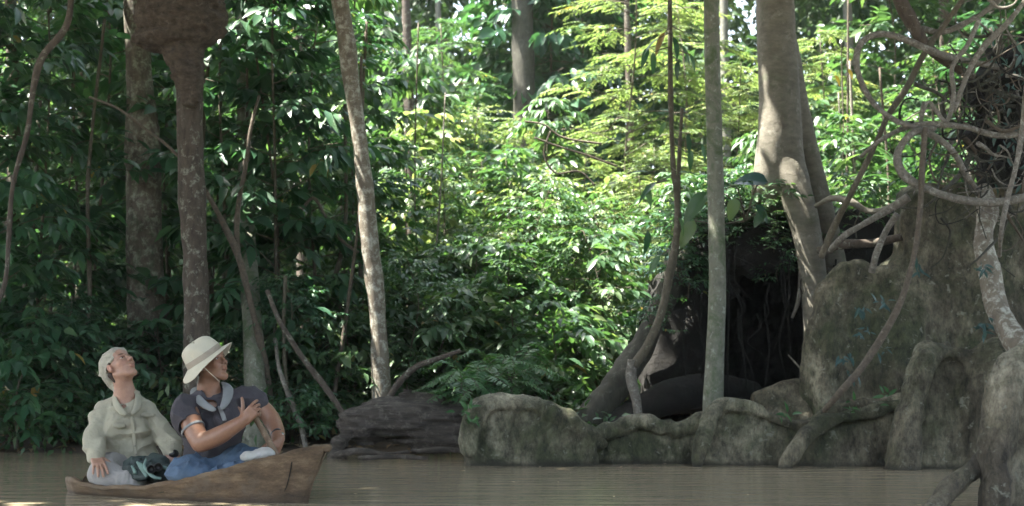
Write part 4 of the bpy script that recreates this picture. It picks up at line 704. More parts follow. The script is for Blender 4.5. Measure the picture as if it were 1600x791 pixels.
# ferns and creepers along the crest of the hollow
for i, (px, py, Y, kind, s, mat, lb) in enumerate([(1080, 408, 15.3, 'shrub_c', .75, 'leaf_dark', 'dark tuft of leaves on the left crest of the hollow'), (1135, 385, 15.2, 'shrub_a', .5, 'leaf_dark', 'tuft of leaves on the crest right behind the slim trunk'), (1178, 375, 15, 'shrub_c', .85, 'leaf_mid', 'green tuft hanging over the mouth of the hollow'), (1240, 385, 15.4, 'shrub_c', .7, 'leaf_dark', 'small tuft between the legs of the split tree'), (1020, 520, 14.7, 'shrub_c', .45, 'leaf_dark', 'small dark leaves growing out of the leaning root'), (1050, 420, 14.8, 'fine_b', .32, 'leaf_dark', 'fine dark leaves over the top of the leaning root'), (1075, 470, 14.95, 'shrub_c', .6, 'leaf_dark', 'dark tuft hanging on the inner side of the leaning root'), (1090, 430, 15.0, 'fine_b', .3, 'leaf_dark', 'fine-leaved tuft at the upper left of the hollow'), (1160, 400, 15.0, 'fine_b', .3, 'leaf_dark', 'fine-leaved tuft hanging right behind the slim trunk'), (1210, 395, 14.95, 'fine_b', .32, 'leaf_mid', 'fine-leaved tuft over the middle of the hollow'), (1060, 380, 15.8, 'shrub_b', .6, 'leaf_mid', 'large-leaved tuft on the far left crest of the hollow'), (1340, 372, 15.2, 'shrub_c', .8, 'leaf_mid', 'tuft of leaves among the crossed roots'), (1215, 440, 15.05, 'shrub_c', .5, 'leaf_dark', 'little dark tuft on the inner wall of the hollow'), (1045, 445, 15.1, 'shrub_c', .5, 'leaf_blue', 'bluish tuft where the leaning root meets the crest'), (1480, 300, 14.2, 'shrub_c', .7, 'leaf_dark', 'dark tuft on top of the great buttress')]):
    plant('leafy_tuft', kind, px, Y, s, mat, lb, 'plant', z=float(P(px, py, Y)[2]))
for a, b, lb in [(1305, 118, 'single hanging yellow leaf left of the vine hook'), (1325, 108, 'yellow leaf nearest the vine hook')]:
    c = P(a, b, 15); d = thing('yellow_leaf', lb, 'leaf', c); big_leaf(c, (.5, -.1, -.8), (.2, -.8, .4), M(18, 15), M(7, 15), 'leaf_yellow', d)

# ---------------------------------------------------------------- the dark log at the waterline
lg = thing('fallen_log', 'dark weathered log lying on the bank between bow and rounded root', 'log', P(630, 705, 13.9))
f = Field([PX(515, 13.8), 13.2, -.2], [PX(745, 13.8), 14.7, .85], .02)
f.chain([P(538, 668, 13.8), P(575, 660, 13.85), (P(620, 655, 13.9)), P(680, 660, 13.95), P(735, 665, 14)], np.array([13, 22, 30, 31, 26])*M(1, 13.9), k=.1)
f.chain([P(600, 640, 13.8), P(640, 624, 13.9), P(690, 622, 13.9)], np.array([7, 11, 8])*M(1, 13.9), k=.08)
f.chain([P(548, 668, 13.75), P(533, 685, 13.7), P(526, 715, 13.6)], np.array([12, 9, 8])*M(1, 13.8), k=.05); f.chain([P(562, 670, 13.7), P(572, 690, 13.6), P(578, 712, 13.5)], np.array([9, 7, 6])*M(1, 13.8), k=.05)
f.ell(P(612, 700, 13.55), [.26, .3, .07], k=.08, cut=True)
f.noise(.10, 2.6, 3, stretch=(.6, 1, 2.6)); f.noise(.045, 7, 3, stretch=(.4, 1, 3)); f.noise(.02, 20, 2, stretch=(.3, 1, 2.5)); V, Fc = f.mesh(); obj('trunk', V, Fc, MT['deadwood'], lg)
for pts, r, lb in [([(524, 712, 13.35), (560, 706, 13.3), (600, 709, 13.3), (640, 706, 13.3)], [6, 8, 7, 5], 'half sunken rotten branch at the foot of the log'), ([(650, 706, 13.4), (690, 702, 13.4), (728, 706, 13.4)], [5, 7, 6], 'short sunken branch between log and rounded root'), ([(560, 716, 13.1), (610, 714, 13.1), (668, 716, 13.1)], [3, 4, 3], 'thin driftwood stick floating before the log')]:
    cane('driftwood', lb, 'driftwood', pts, r, 'deadwood', rough=.4, lump=.4)
rf = random.Random(8)
for i, (a, b) in enumerate([(1017, 720), (1034, 724), (842, 729), (872, 752), (967, 729), (958, 775), (722, 735), (1165, 772), (560, 770), (805, 752), (1435, 788)]):
    Y = CAMH*F/(b-538)*.998; c = np.array([PX(a, Y), Y, .006]); an = rf.uniform(0, 6.28); V, Fs, A = leaves(c[None], np.array([[math.cos(an), math.sin(an), .05]]), np.array([[0, 0, 1.]]), .035, .018, np.array([.95]), True, -.1)
    tag(obj('floating_leaf', V, Fs, MT['leaf_dead'], attrs={'rnd': A}), 'tiny pale leaf floating on the brown river', 'leaf', 'tiny leaves floating on the river')

# ---------------------------------------------------------------- the dugout boat
m, n, b = newmat('boat_wood')
def along(sc, detail, rough):
    at_ = n.nodes.new('ShaderNodeAttribute'); at_.attribute_name = 'along'; mp = n.nodes.new('ShaderNodeMapping'); mp.inputs['Scale'].default_value = sc; t_ = n.nodes.new('ShaderNodeTexNoise'); t_.inputs['Scale'].default_value = 1; t_.inputs['Detail'].default_value = detail; t_.inputs['Roughness'].default_value = rough
    n.links.new(at_.outputs['Vector'], mp.inputs[0]); n.links.new(mp.outputs[0], t_.inputs[0]); return t_
a = along((2.2, 10, 13), 8, .75); c1 = ramp(n, [(.28, (.03, .018, .010)), (.5, (.125, .08, .043)), (.72, (.27, .19, .115))], a.outputs[0]).outputs[0]
q = noise_node(n, 5, 5, .6); qf = ramp(n, [(.5, (0, 0, 0)), (.66, (1, 1, 1))], q.outputs[0]).outputs[0]; c2 = mixc(n, qf, c1, (.13, .098, .066)); at = n.nodes.new('ShaderNodeAttribute'); at.attribute_name = 'wet'; c3 = mixc(n, at.outputs['Fac'], c2, (.035, .025, .018))
n.links.new(c3, b.inputs[0]); b.inputs['Roughness'].default_value = .75; h = along((7, 40, 60), 8, .8); p1 = bump(n, b, h.outputs[0], .014); h = noise_node(n, 9, 5, .7); bump(n, b, h.outputs[0], .02, .7, p1); MT['boat'] = m
S0, S1 = np.array([-3.31, 10.83]), np.array([-1.28, 9.8]); BD = (S1-S0)/np.linalg.norm(S1-S0); BN = np.array([-BD[1], BD[0]])
boat = thing('dugout_boat', 'narrow weathered wooden dugout boat with a rising bow', 'boat', (*((S0+S1)/2), 0))
def hull():
    rim = np.array([(118, 744), (130, 752), (162, 757), (225, 757), (257, 751), (281, 748), (346, 732), (412, 714), (470, 700), (498, 696), (540, 697)]); NS = 60; rows = []; wet = []
    for i in range(NS):
        t = i/(NS-1); c = S0+(S1-S0)*t; hw = .33*min(1, (t/.13+.06))**.5*(1-max(0, (t-.45)/.55)**1.7)+.028
        nr = c-BN*hw; px = 800+F*nr[0]/nr[1]; py = np.interp(px, rim[:, 0], rim[:, 1]); z = CAMH-(py-538)/F*nr[1]+.003; z += .0025*math.sin(i*1.9)+.002*math.sin(i*.7)
        rake = .2*max(0, (t-.6)/.4)**1.5; th = .034*(1 if t < .97 else .5); th = min(th, hw*.6); bz = -.16; ib = max(.014, .45*z-.05); w = hw-th
        def pt(s, k, zz): d = z-zz; q = c+BN*s*k-BD*rake*min(1, d/max(z, .05)); return [q[0], q[1], zz]
        sec = [pt(-1, hw, z), pt(-1, hw*1.02, z-.028), pt(-1, hw*.99, z*.6), pt(-1, hw*.93, z*.25), pt(-1, hw*.86, 0.0), pt(-1, hw*.6, bz*.8), pt(0, 0, bz), pt(1, hw*.6, bz*.8), pt(1, hw*.86, 0), pt(1, hw*.93, z*.25), pt(1, hw*.99, z*.6), pt(1, hw*1.02, z-.028), pt(1, hw, z), pt(1, w, z-.002), pt(1, w*.97, max(ib, z*.5)), pt(1, w*.8, ib+.01), pt(0, 0, ib), pt(-1, w*.8, ib+.01), pt(-1, w*.97, max(ib, z*.5)), pt(-1, w, z-.002)]
        rows.append(sec); wet.append([0, 0, 0, .15, .8, 1, 1, 1, .8, .15, 0, 0, 0, 0, .3, .5, .6, .5, .3, 0])
    V = np.array(rows); m_ = V.shape[1]; V2 = []; # refine by linear interpolation round the section
    sub = 3; T = []; Wt = []
    for k in range(m_):
        a_, b_ = V[:, k], V[:, (k+1) % m_]; wa, wb = np.array(wet)[:, k], np.array(wet)[:, (k+1) % m_]
        for j in range(sub): T.append(a_+(b_-a_)*j/sub); Wt.append(wa+(wb-wa)*j/sub)
    V = np.stack(T, 1); Wt = np.stack(Wt, 1); K = V.shape[1]; flat = V.reshape(-1, 3); loc = np.stack([flat[:, :2]@BD, flat[:, :2]@BN, flat[:, 2]], -1)
    flat[:, :2] += (BN[None]*(.010*fbm(loc*[4, 6, 14], 4))[:, None]); flat[:, 2] += .006*fbm(loc*[7, 5, 3]+9, 3)*(flat[:, 2] > .03)
    i = np.arange(NS-1)[:, None]*K; j = np.arange(K)[None]; j2 = (j+1) % K; Q = np.stack([i+j, i+j2, i+K+j2, i+K+j], -1).reshape(-1, 4)
    ce = [V[0].mean(0), V[-1].mean(0)]; flat = np.vstack([flat, ce[0], ce[1]]); k = np.arange(K); T1 = np.stack([(k+1) % K, k, np.full(K, NS*K)], -1); T2 = np.stack([(NS-1)*K+k, (NS-1)*K+(k+1) % K, np.full(K, NS*K+1)], -1)
    w = np.concatenate([Wt.ravel(), [0, 0]]); obj('hull', flat, [Q, np.vstack([T1, T2])], MT['boat'], boat, {'wet': w, 'along': np.stack([flat[:, :2]@BD, flat[:, :2]@BN, flat[:, 2]], -1)}); return V
HV = hull()
f = Field([-1.62, 9.55, .2], [-1.1, 10.05, .5], .01); e = np.array([*S1, P(512, 697, 9.8)[2]]); bd3 = np.array([*BD, .0]); f.cone(e-bd3*.10+[0, 0, -.02], e+bd3*.01+[0, 0, -.014], .030, .026, k=.02); f.noise(.012, 18, 3); V, Fc = f.mesh(); obj('bow_tip', V, Fc, MT['boat'], boat, {'wet': np.full(len(V), .25), 'along': np.stack([V[:, :2]@BD, V[:, :2]@BN, V[:, 2]], -1)})
def crack(pts, r):
    cane('crack', None, None, pts, r, 'soil', parent=boat, seg=4, n=4, rough=.5, lump=.5)
def hullpt(px, py):
    """a spot on the near face of the hull"""
    best = min(((abs(800+F*v[0]/v[1]-px)+abs(CY-F*((v[2]-CAMH)*math.cos(PITCH)-v[1]*math.sin(PITCH))/(v[1]*math.cos(PITCH)+(v[2]-CAMH)*math.sin(PITCH))-py), v[1]) for row in HV for v in row[:14]), key=lambda a_: a_[0]); return (px, py, best[1]-.004)
crack([hullpt(456, 722), hullpt(453, 740), hullpt(448, 760), hullpt(444, 768)], [1.0, .9, .7, .5]); crack([hullpt(226, 772), hullpt(240, 770), hullpt(256, 769)], [1.2, .9, .6])

# ---------------------------------------------------------------- people
def skinmat(name, col):
    m, n, b = newmat(name); at = n.nodes.new('ShaderNodeAttribute'); at.attribute_name = 'tint'; a = noise_node(n, 35, 4); v = ramp(n, [(.3, (.88, .86, .86)), (.7, (1.08, 1.06, 1.04))], a.outputs[0]).outputs[0]
    c = mixc(n, 1.0, mixc(n, 1.0, at.outputs['Color'], col, 'MULTIPLY'), v, 'MULTIPLY'); n.links.new(c, b.inputs[0]); b.inputs['Roughness'].default_value = .48; b.inputs['Subsurface Weight'].default_value = .12; b.inputs['Subsurface Radius'].default_value = (.012, .005, .003); return m
MT['skin_w'] = skinmat('skin_fair', (.38, .22, .155)); MT['skin_m'] = skinmat('skin_tan', (.24, .125, .078))
MT['shirt'] = cloth('cream_shirt', (.33, .31, .235), .08); MT['trousers'] = cloth('grey_trousers', (.29, .275, .26), .08); MT['bandana'] = cloth('pale_bandana', (.34, .315, .25), .2, big=30)
MT['polo'] = cloth('polo', (.046, .041, .048), .12); MT['trim'] = cloth('polo_trim', (.2, .205, .205), .08); MT['jeans'] = cloth('jeans', (.065, .105, .165), .25, big=14); MT['hat'] = cloth('hat', (.50, .46, .36), .05); MT['band'] = cloth('hat_band', (.33, .28, .22), .08)
MT['white'] = cloth('white_cloth', (.42, .41, .38), .15); MT['jacket'] = cloth('dark_jacket', (.03, .045, .042), .3, .7); MT['lining'] = cloth('jacket_lining', (.16, .24, .21), .2); MT['black'] = plain('black', (.015, .015, .016), .35); MT['hair'] = plain('hair', (.035, .018, .01), .6); MT['eye'] = plain('eye', (.6, .58, .55), .15); MT['iris'] = plain('iris', (.02, .012, .008), .1); MT['steel'] = plain('steel', (.55, .55, .55), .25, .9); MT['button'] = plain('button', (.2, .18, .14), .4); MT['paddle'] = bark('paddle_wood', (.1, .065, .04), (.24, .165, .11), (.3, .22, .15), None, 4, .6, stretch=(1, 1, .2), bdist=.004)
class Head:
    def __init__(s, o, A, E, k): 
        s.o = np.array(o); s.k = k; s.n = np.array([math.cos(E)*math.sin(A), -math.cos(E)*math.cos(A), math.sin(E)]); s.r = np.array([math.cos(A), math.sin(A), 0]); s.u = np.cross(s.n, s.r)
    def __call__(s, side, up, fwd): return s.o+(s.r*side+s.u*up+s.n*fwd)*s.k
    def ax(s): return np.stack([s.r, s.u, s.n])
def head(f, H, male=False):
    k = H.k; K = .012
    f.ell(H(0, .038, -.018), np.array([.076, .088, .098])*k, H.ax(), K); f.ell(H(0, -.035, .03), np.array([.06, .08, .062])*k, H.ax(), .03); f.ell(H(0, .045, .045), np.array([.062, .05, .045])*k, H.ax(), .02)
    ch = (0, -.108 if male else -.105, .070); f.ball(H(*ch), (.024 if male else .019)*k, .018)
    for s in (-1, 1):
        f.cone(H(s*.056, -.055, -.008), H(s*.012, -.106, .064), (.021 if male else .016)*k, .019*k, .018); f.ball(H(s*.04, -.022, .06), .024*k, .018); f.cone(H(s*.044, .026, .072), H(s*.012, .026, .086), .009*k, .009*k, .010)
        f.ball(H(s*.031, .004, .1), .0165*k, .012, cut=True); f.cone(H(s*.02, .011, .087), H(s*.042, .009, .079), .005*k, .005*k, .004)
        f.cone(H(s*.022, -.005, .084), H(s*.041, -.004, .077), .004*k, .004*k, .005); f.ball(H(s*.0135, -.031, .1), .0085*k, .006)
        f.ell(H(s*.079, -.008, -.008), np.array([.010, .03, .018])*k, H.ax(), .008); f.ell(H(s*.088, -.004, -.004), np.array([.006, .016, .009])*k, H.ax(), .004, cut=True)
    f.cone(H(0, .016, .084), H(0, -.022, .106), .008*k, .0115*k, .010); f.ball(H(0, -.027, .109), .0125*k, .008)
    f.ell(H(0, -.057, .082), np.array([.026, .011, .014])*k, H.ax(), .008); f.cone(H(-.017, -.0575, .091), H(.017, -.0575, .091), .0055*k, .0055*k, .004); f.cone(H(-.014, -.068, .090), H(.014, -.068, .090), .0068*k, .0068*k, .004)
    f.cone(H(-.022, -.0625, .101), H(.022, -.0625, .101), .0022*k, .0022*k, .003, cut=True)
def headcols(V, H, male):
    q = ((V-H.o)/H.k)@H.ax().T; t = np.ones((len(V), 3)); g = lambda c, r: np.clip(1.4-np.linalg.norm((q-np.array(c))/np.array(r), axis=1), 0, 1)[:, None]
    def mix(t, c, w): return t*(1-w)+np.array(c)*w
    t = mix(t, (.95, .62, .60), .75*np.maximum(g((0, -.0575, .097), (.024, .006, .02)), g((0, -.069, .095), (.02, .008, .02))))
    for s in (-1, 1):
        t = mix(t, (.2, .17, .16), .95*g((s*.031, .028, .083), (.022, .006, .022))); t = mix(t, (1.0, .8, .78), .5*g((s*.045, -.03, .07), (.025, .02, .03))); t = mix(t, (.3, .24, .22), .85*g((s*.031, .010, .085), (.019, .006, .02))); t = mix(t, (1.02, .78, .72), .6*g((s*.08, -.008, -.008), (.02, .03, .03)))
    t = mix(t, (.5, .42, .4), .7*g((0, -.0625, .1), (.022, .002, .02)))
    return t
def hand(f, w, d, n, th, k, curl=(.3, .3, .35, .4), tcurl=.3, K=.006, spread=.1, L=(.072, .08, .075, .06)):
    """w wrist, d towards the fingers, n back of the hand, th side of the thumb; fingers bend away from n"""
    d = np.array(d, float); d /= np.linalg.norm(d); n = np.array(n, float); n -= d*n.dot(d); n /= np.linalg.norm(n); s = np.cross(d, n); s *= np.sign(s.dot(th)) or 1; w = np.array(w, float)
    X = lambda a, b_, c: w+(d*a+s*b_+n*c)*k
    f.box(X(.05, 0, 0), np.array([.048, .039, .014])*k, .012*k, np.stack([d, s, n]), .012); f.cone(w-d*.02*k, X(.03, 0, 0), .026*k, .024*k, .015)
    tips = []
    for i in range(4):
        b_ = .03-.02*i; p = X(.092-(.006 if i in (0, 3) else 0)-(.006 if i == 3 else 0), b_, 0); a = 0; fd = unit(d+s*(spread*(1.5-i))); r = [.0098, .0102, .0098, .0085][i]*k
        f.cone(X(.05, b_*.8, 0), p, r*1.1, r*1.08, .006)
        for j, fr in enumerate((.46, .30, .24)):
            a += curl[i]*(1.0 if j < 2 else .7); v = fd*math.cos(a)-n*math.sin(a); q = p+v*L[i]*fr*k*1.0; f.cone(p, q, r*(1.02-.07*j), r*(.96-.08*j), .003); p = q
        tips.append(p)
    p = X(.022, .03, -.006); v = unit(s*.75+d*.62-n*.25); q = p+v*.045*k; f.cone(X(.015, .012, -.002), p, .017*k, .0145*k, .01); f.cone(p, q, .0145*k, .0115*k, .006)
    v2 = unit(v+d*tcurl*1.1-s*tcurl*.5); q2 = q+v2*.033*k; f.cone(q, q2, .0112*k, .010*k, .003); q3 = q2+unit(v2+d*tcurl-s*tcurl*.3)*.024*k; f.cone(q2, q3, .0102*k, .008*k, .003); return tips
def eyes(H, t):
    for s in (-1, 1):
        f = Field(H(s*.031, .004, .072)-.02, H(s*.031, .004, .072)+.02, .002); f.ball(H(s*.031, .004, .0705), .0128*H.k, .002); V, Fc = f.mesh(); e = obj('eye', V, Fc, MT['eye'], t)
        f = Field(H(s*.031, .004, .08)-.014, H(s*.031, .004, .08)+.014, .0012); f.ell(H(s*.0315, .0065, .0818), np.array([.0068, .0068, .003])*H.k, H.ax(), .002); V, Fc = f.mesh(); o = obj('iris', V, Fc, MT['iris'], e)
def collar(H3, pts_list, th, mat, t):
    """a folded collar leaf: rows of points from the neck edge to the outer edge"""
    A = np.array(pts_list, float); n_, m_ = A.shape[:2]; V = A.reshape(-1, 3); i = np.arange(n_-1)[:, None]*m_; j = np.arange(m_-1)[None]; Q = np.stack([i+j, i+j+1, i+m_+j+1, i+m_+j], -1).reshape(-1, 4)
    o = obj('collar', V, [Q], MT[mat], t); md = o.modifiers.new('s', 'SOLIDIFY'); md.thickness = th; md.offset = 0; m2 = o.modifiers.new('b', 'SUBSURF'); m2.levels = m2.render_levels = 1; return o
VX = .0055
def woman():
    Y = 10.62; g = lambda a, b_, dy=0: P(a, b_, Y+dy); k = 1.2; t = thing('person', 'person in a cream long-sleeved shirt and pale bandana sitting at the stern looking up', 'person', g(203, 738))
    H = Head(g(186, 573), math.radians(60), math.radians(42), k); lo, hi = [PX(110, Y), 9.9, 0.0], [PX(300, Y), 11.0, 1.15]
    f = Field(lo, hi, .005); head(f, H); nb = g(197, 634, .02)
    f.cone(H(0, -.06, -.02), g(195, 615, .02), .058*k, .062*k, .03); f.cone(g(195, 615, .02), nb, .062*k, .072*k, .03); f.cone(g(168, 646, .03), g(230, 646, .06), .04, .04, .06); f.ell(g(198, 665, .05), [.17, .11, .22], k=.05)
    for s_, e_, w_ in ((g(164, 645), g(148, 688, -.12), g(151, 712, -.25)), (g(235, 646, .05), g(261, 685, .0), g(271, 706, -.15))):
        f.cone(s_, e_, .042, .038, .03); f.cone(e_, w_, .042, .03, .02)
    f.ell(g(203, 722, .05), [.17, .12, .11], k=.04)
    for a, b_ in ((160, -.2), (245, -.15)): f.cone(g(203+(a-203)*.3, 730, .02), g(a, 742, b_), .075, .055, .03)
    hand(f, g(150, 713, -.25), (.42, -.75, -.5), (.15, -.5, 1), (1, 0, .2), k, (.25, .3, .32, .35), .1, spread=.14)
    hand(f, g(272, 706, -.15), (0, -.45, -.9), (.2, -.8, .5), (-1, 0, 0), k, (.35, .4, .45, .5))
    V, Fc = f.mesh(); obj('body', V, Fc, MT['skin_w'], t, {'tint': headcols(V, H, False)}); eyes(H, t)
    # shirt
    f = Field(lo, hi, VX)
    f.cone(g(196, 626, .03), g(162, 636, .02), .06, .058, .05); f.cone(g(196, 626, .03), g(236, 637, .06), .06, .058, .05); f.ell(g(198, 660, .03), [.195, .14, .19], k=.1); f.ell(g(203, 695, .035), [.175, .137, .18], k=.1); f.cone(g(172, 724, .03), g(234, 722, .05), .085, .085, .06)
    f.ell(g(182, 668, -.08), [.07, .05, .07], k=.06); f.ell(g(214, 668, -.07), [.07, .05, .07], k=.06)
    f.chain([g(164, 640, .0), g(153, 664, -.05), g(147, 690, -.12), g(149, 704, -.19), g(151, 716, -.25)], [.056, .059, .056, .054, .044], k=.03); f.chain([g(234, 640, .04), g(249, 664, .03), g(261, 686, 0), g(267, 700, -.09), g(271, 708, -.15)], [.056, .058, .054, .050, .041], k=.03)
    for a, b_, dy in [(147, 700, -.19), (146, 693, -.16), (266, 695, -.07), (263, 688, -.04)]: f.cone(g(a-9, b_, dy-.02), g(a+9, b_-2, dy-.02), .028, .028, .025)
    f.cone(g(194, 600, -.02), g(197, 640, -.02), .068, .066, .02, cut=True); f.cone(g(199, 632, -.16), g(205, 652, -.19), .045, .010, .02, cut=True); f.cone(g(150, 716, -.25), g(155, 728, -.33), .036, .036, .006, cut=True)
    f.folds(.024, 5.5, (1, .6, .55)); f.noise(.008, 12, 3, near=.08); V, Fc = f.mesh(); sh = obj('shirt', V, Fc, MT['shirt'], t)
    def onshirt(a, b_):     # nearest front surface of the shirt under a photo point
        pr = 800+F*V[:, 0]/V[:, 1]; pz = 538-(V[:, 2]-CAMH)/V[:, 1]*F; m = (abs(pr-a) < 1.6) & (abs(pz-b_) < 1.6); return V[m, 1].min() if m.any() else Y-.16
    for a, b_ in [(207, 668), (209, 682), (211, 697), (213, 710)]:
        y = onshirt(a, b_); f = Field(P(a, b_, y)-.014, P(a, b_, y)+.014, .0022); f.ell(P(a, b_, y-.002), [.0085, .005, .0085], k=.002); v, c = f.mesh(); obj('button', v, c, MT['button'], sh)
    pl = [(206, 652), (207, 662), (208.5, 675), (210, 690), (212, 704), (213.5, 718)]; rows = [[P(a-3.2, b_, onshirt(a-3, b_)-.005), P(a, b_, onshirt(a, b_)-.008), P(a+3.2, b_, onshirt(a+3, b_)-.005)] for a, b_ in pl]; collar(None, rows, .004, 'shirt', sh).name = 'placket'
    for x0, y0, x1, y1 in [(175, 662, 197, 668), (221, 645, 242, 651)]:
        rows = [[P(a, b_, onshirt(a, b_)-.008) for a in np.linspace(x0, x1, 5)] for b_ in np.linspace(y0, y1, 3)]; rows[2][2] = P((x0+x1)/2, y1+2, onshirt((x0+x1)/2, y1)-.008); collar(None, rows, .005, 'shirt', sh).name = 'pocket_flap'
    L = [[g(184, 608, .06), g(180, 611, .08), g(177, 616, .07)], [g(181, 615, -.02), g(176, 619, -.01), g(173, 625, -.01)], [g(183, 625, -.08), g(179, 632, -.10), g(178, 640, -.10)], [g(192, 637, -.14), g(188, 643, -.16), g(186, 648, -.16)], [g(200, 646, -.165), g(198, 649, -.175), g(195, 650, -.175)]]; collar(None, L, .007, 'shirt', sh)
    L = [[g(208, 606, .06), g(213, 608, .08), g(219, 613, .08)], [g(211, 615, 0), g(216, 618, .0), g(223, 624, .0)], [g(211, 626, -.08), g(217, 630, -.1), g(222, 640, -.09)], [g(207, 638, -.14), g(211, 641, -.15), g(214, 645, -.14)], [g(204, 647, -.17), g(205, 648, -.172), g(207, 649, -.17)]]; collar(None, L, .007, 'shirt', sh)
    # trousers
    f = Field(lo, hi, VX); f.ell(g(203, 728, .05), [.2, .15, .12], k=.05); f.chain([g(190, 730, .0), g(172, 732, -.12), g(160, 739, -.22)], [.095, .095, .088], k=.04); f.chain([g(160, 742, -.22), g(190, 748, -.27), g(222, 752, -.27)], [.085, .066, .05], k=.04)
    f.chain([g(220, 730, .02), g(242, 735, -.1)], [.09, .085], k=.04); f.chain([g(242, 738, -.1), g(210, 748, -.2)], [.08, .055], k=.04); f.folds(.013, 7, (1, 1, 1)); V, Fc = f.mesh(); obj('trousers', V, Fc, MT['trousers'], t)
    # bandana and hair
    f = Field(H(0, .03, -.02)-.26, H(0, .03, -.02)+.26, .005); f.ell(H(0, .040, -.018), np.array([.086, .098, .112])*k, H.ax(), .01); f.cone(H(-.03, .075, .05), H(.03, .075, .05), .03*k, .03*k, .03)
    a = H.n*.30-H.u*.954; bx = H(0, .040, .095)+a*.3; A3 = np.stack([H.r, unit(np.cross(a, H.r)), a]); f.box(bx, [.5, .5, .3], .001, A3, .006, cut=True)
    f.ell(H(0, -.005, -.088), np.array([.07, .075, .042])*k, H.ax(), .02); f.cone(H(0, .045, -.10), H(0, .07, -.165), .045*k, .008*k, .015); f.cone(H(0, -.03, -.092), H(-.01, -.14, -.10), .048*k, .026*k, .02); f.cone(H(0, -.09, -.1), H(-.02, -.17, -.085), .02*k, .008*k, .02)
    f.folds(.008, 6, (1, 1, 1)); f.folds(.003, 20, (1, 1, 1)); V, Fc = f.mesh(); obj('bandana', V, Fc, MT['bandana'], t)
    f = Field(H(0, 0, -.03)-.2, H(0, 0, -.03)+.2, .005)
    for s in (-1, 1): f.cone(H(s*.073, .03, .02), H(s*.074, -.0, -.03), .009*k, .012*k, .01); f.cone(H(s*.06, -.03, -.045), H(s*.045, -.075, -.05), .018*k, .012*k, .01)
    V, Fc = f.mesh(); obj('hair', V, Fc, MT['hair'], t)
    f = Field(g(271, 707, -.15)-.08, g(271, 707, -.15)+.08, .004); f.cone(g(270.5, 705, -.13), g(271.5, 709, -.165), .04, .04, .005); V, Fc = f.mesh(); obj('bracelet', V, Fc, MT['black'], t)
woman()
def man():
    Y = 10.27; g = lambda a, b_, dy=0: P(a, b_, Y+dy); k = 1.17; t = thing('person', 'person in a cream sun hat and dark polo shirt holding the paddle and looking up', 'person', g(325, 735))
    H = Head(g(330, 568), math.radians(62), math.radians(20), k); lo, hi = [PX(250, Y), 9.6, 0.0], [PX(452, Y), 10.75, 1.2]
    f = Field(lo, hi, .005); head(f, H, True); f.cone(H(0, -.06, -.025), g(325, 604, .02), .064*k, .062*k, .03); f.cone(g(325, 604, .02), g(328, 628, .04), .062*k, .075*k, .03); f.cone(g(299, 644, -.04), g(374, 636, .12), .05, .05, .05); f.ell(g(331, 660, .06), [.2, .13, .25], k=.05)
    f.chain([g(294, 638, -.12), g(300, 664, -.19), g(314, 693, -.27)], [.055, .064, .058], k=.03); f.chain([g(313, 693, -.27), g(340, 682, -.31), g(362, 669, -.33), g(381, 657, -.34)], [.058, .058, .046, .034], k=.02)
    f.chain([g(376, 626, .13), g(398, 630, .16), g(419, 648, .15), g(427, 662, .12)], [.050, .056, .051, .046], k=.03); f.chain([g(427, 660, .12), g(433, 675, .04), g(435, 690, -.05)], [.047, .042, .030], k=.03)
    f.ell(g(332, 712, .06), [.19, .14, .13], k=.04)
    for a, b_, d in ((410, 718, -.14), (290, 738, -.2)): f.cone(g(332+(a-332)*.3, 725, 0), g(a, b_, d), .08, .06, .03)
    hand(f, g(380, 658, -.34), (.62, -.12, .62), (-.1, -1, .1), (-.8, 0, .8), k*1.02, (.5, .75, .95, 1.05), -.1, spread=.13)
    hand(f, g(436, 690, -.05), (-.35, -.35, -.85), (.75, -.6, -.1), (-.2, -1, 0), k, (.6, .7, .75, .8), .5)
    V, Fc = f.mesh(); obj('body', V, Fc, MT['skin_m'], t, {'tint': headcols(V, H, True)}); eyes(H, t)
    f = Field(lo, hi, VX); f.cone(g(330, 616, .03), g(297, 634, -.07), .07, .07, .05); f.cone(g(330, 616, .03), g(372, 620, .12), .07, .066, .05); f.ell(g(331, 660, .03), [.235, .175, .22], k=.08); f.ell(g(331, 705, .04), [.2, .165, .17], k=.08)
    f.chain([g(293, 636, -.1), g(291, 648, -.14), g(301, 668, -.2)], [.080, .085, .082], k=.04); f.chain([g(372, 622, .12), g(384, 624, .14), g(400, 631, .16)], [.070, .076, .078], k=.04)
    f.ell(g(350, 652, -.14), [.09, .06, .07], k=.06); f.cone(g(325, 595, 0), g(328, 628, -.01), .078, .076, .02, cut=True); f.cone(g(336, 628, -.15), g(347, 652, -.2), .05, .012, .02, cut=True)
    ax = unit(g(315, 695, -.27)-g(293, 640, -.12)); f.cone(g(303, 673, -.205)+ax*.0, g(318, 702, -.29), .098, .12, .006, cut=True)
    f.folds(.021, 6, (.8, .6, .8)); f.noise(.006, 12, 3, near=.08); V, Fc = f.mesh(); sh = obj('polo_shirt', V, Fc, MT['polo'], t)
    def band(c, ax_, r, w, mat, name, par):
        ax_ = unit(np.array(ax_)); u = unit(np.cross(ax_, [0, 0, 1.])); v = np.cross(ax_, u); rr_ = []
        for i in range(3): rr_.append([np.array(c)+ax_*w*(i-1)/2+(u*math.cos(a)+v*math.sin(a))*(r+.002*math.sin(3*a)) for a in np.linspace(0, 2*math.pi, 25)])
        o = collar(None, rr_, .008, mat, par); o.name = name; return o
    band(g(302, 671, -.20), g(313, 693, -.27)-g(297, 662, -.19), .086, .022, 'trim', 'sleeve_band', sh); band(g(402, 633, .16), g(419, 648, .15)-g(390, 625, .15), .083, .026, 'trim', 'sleeve_band', sh)
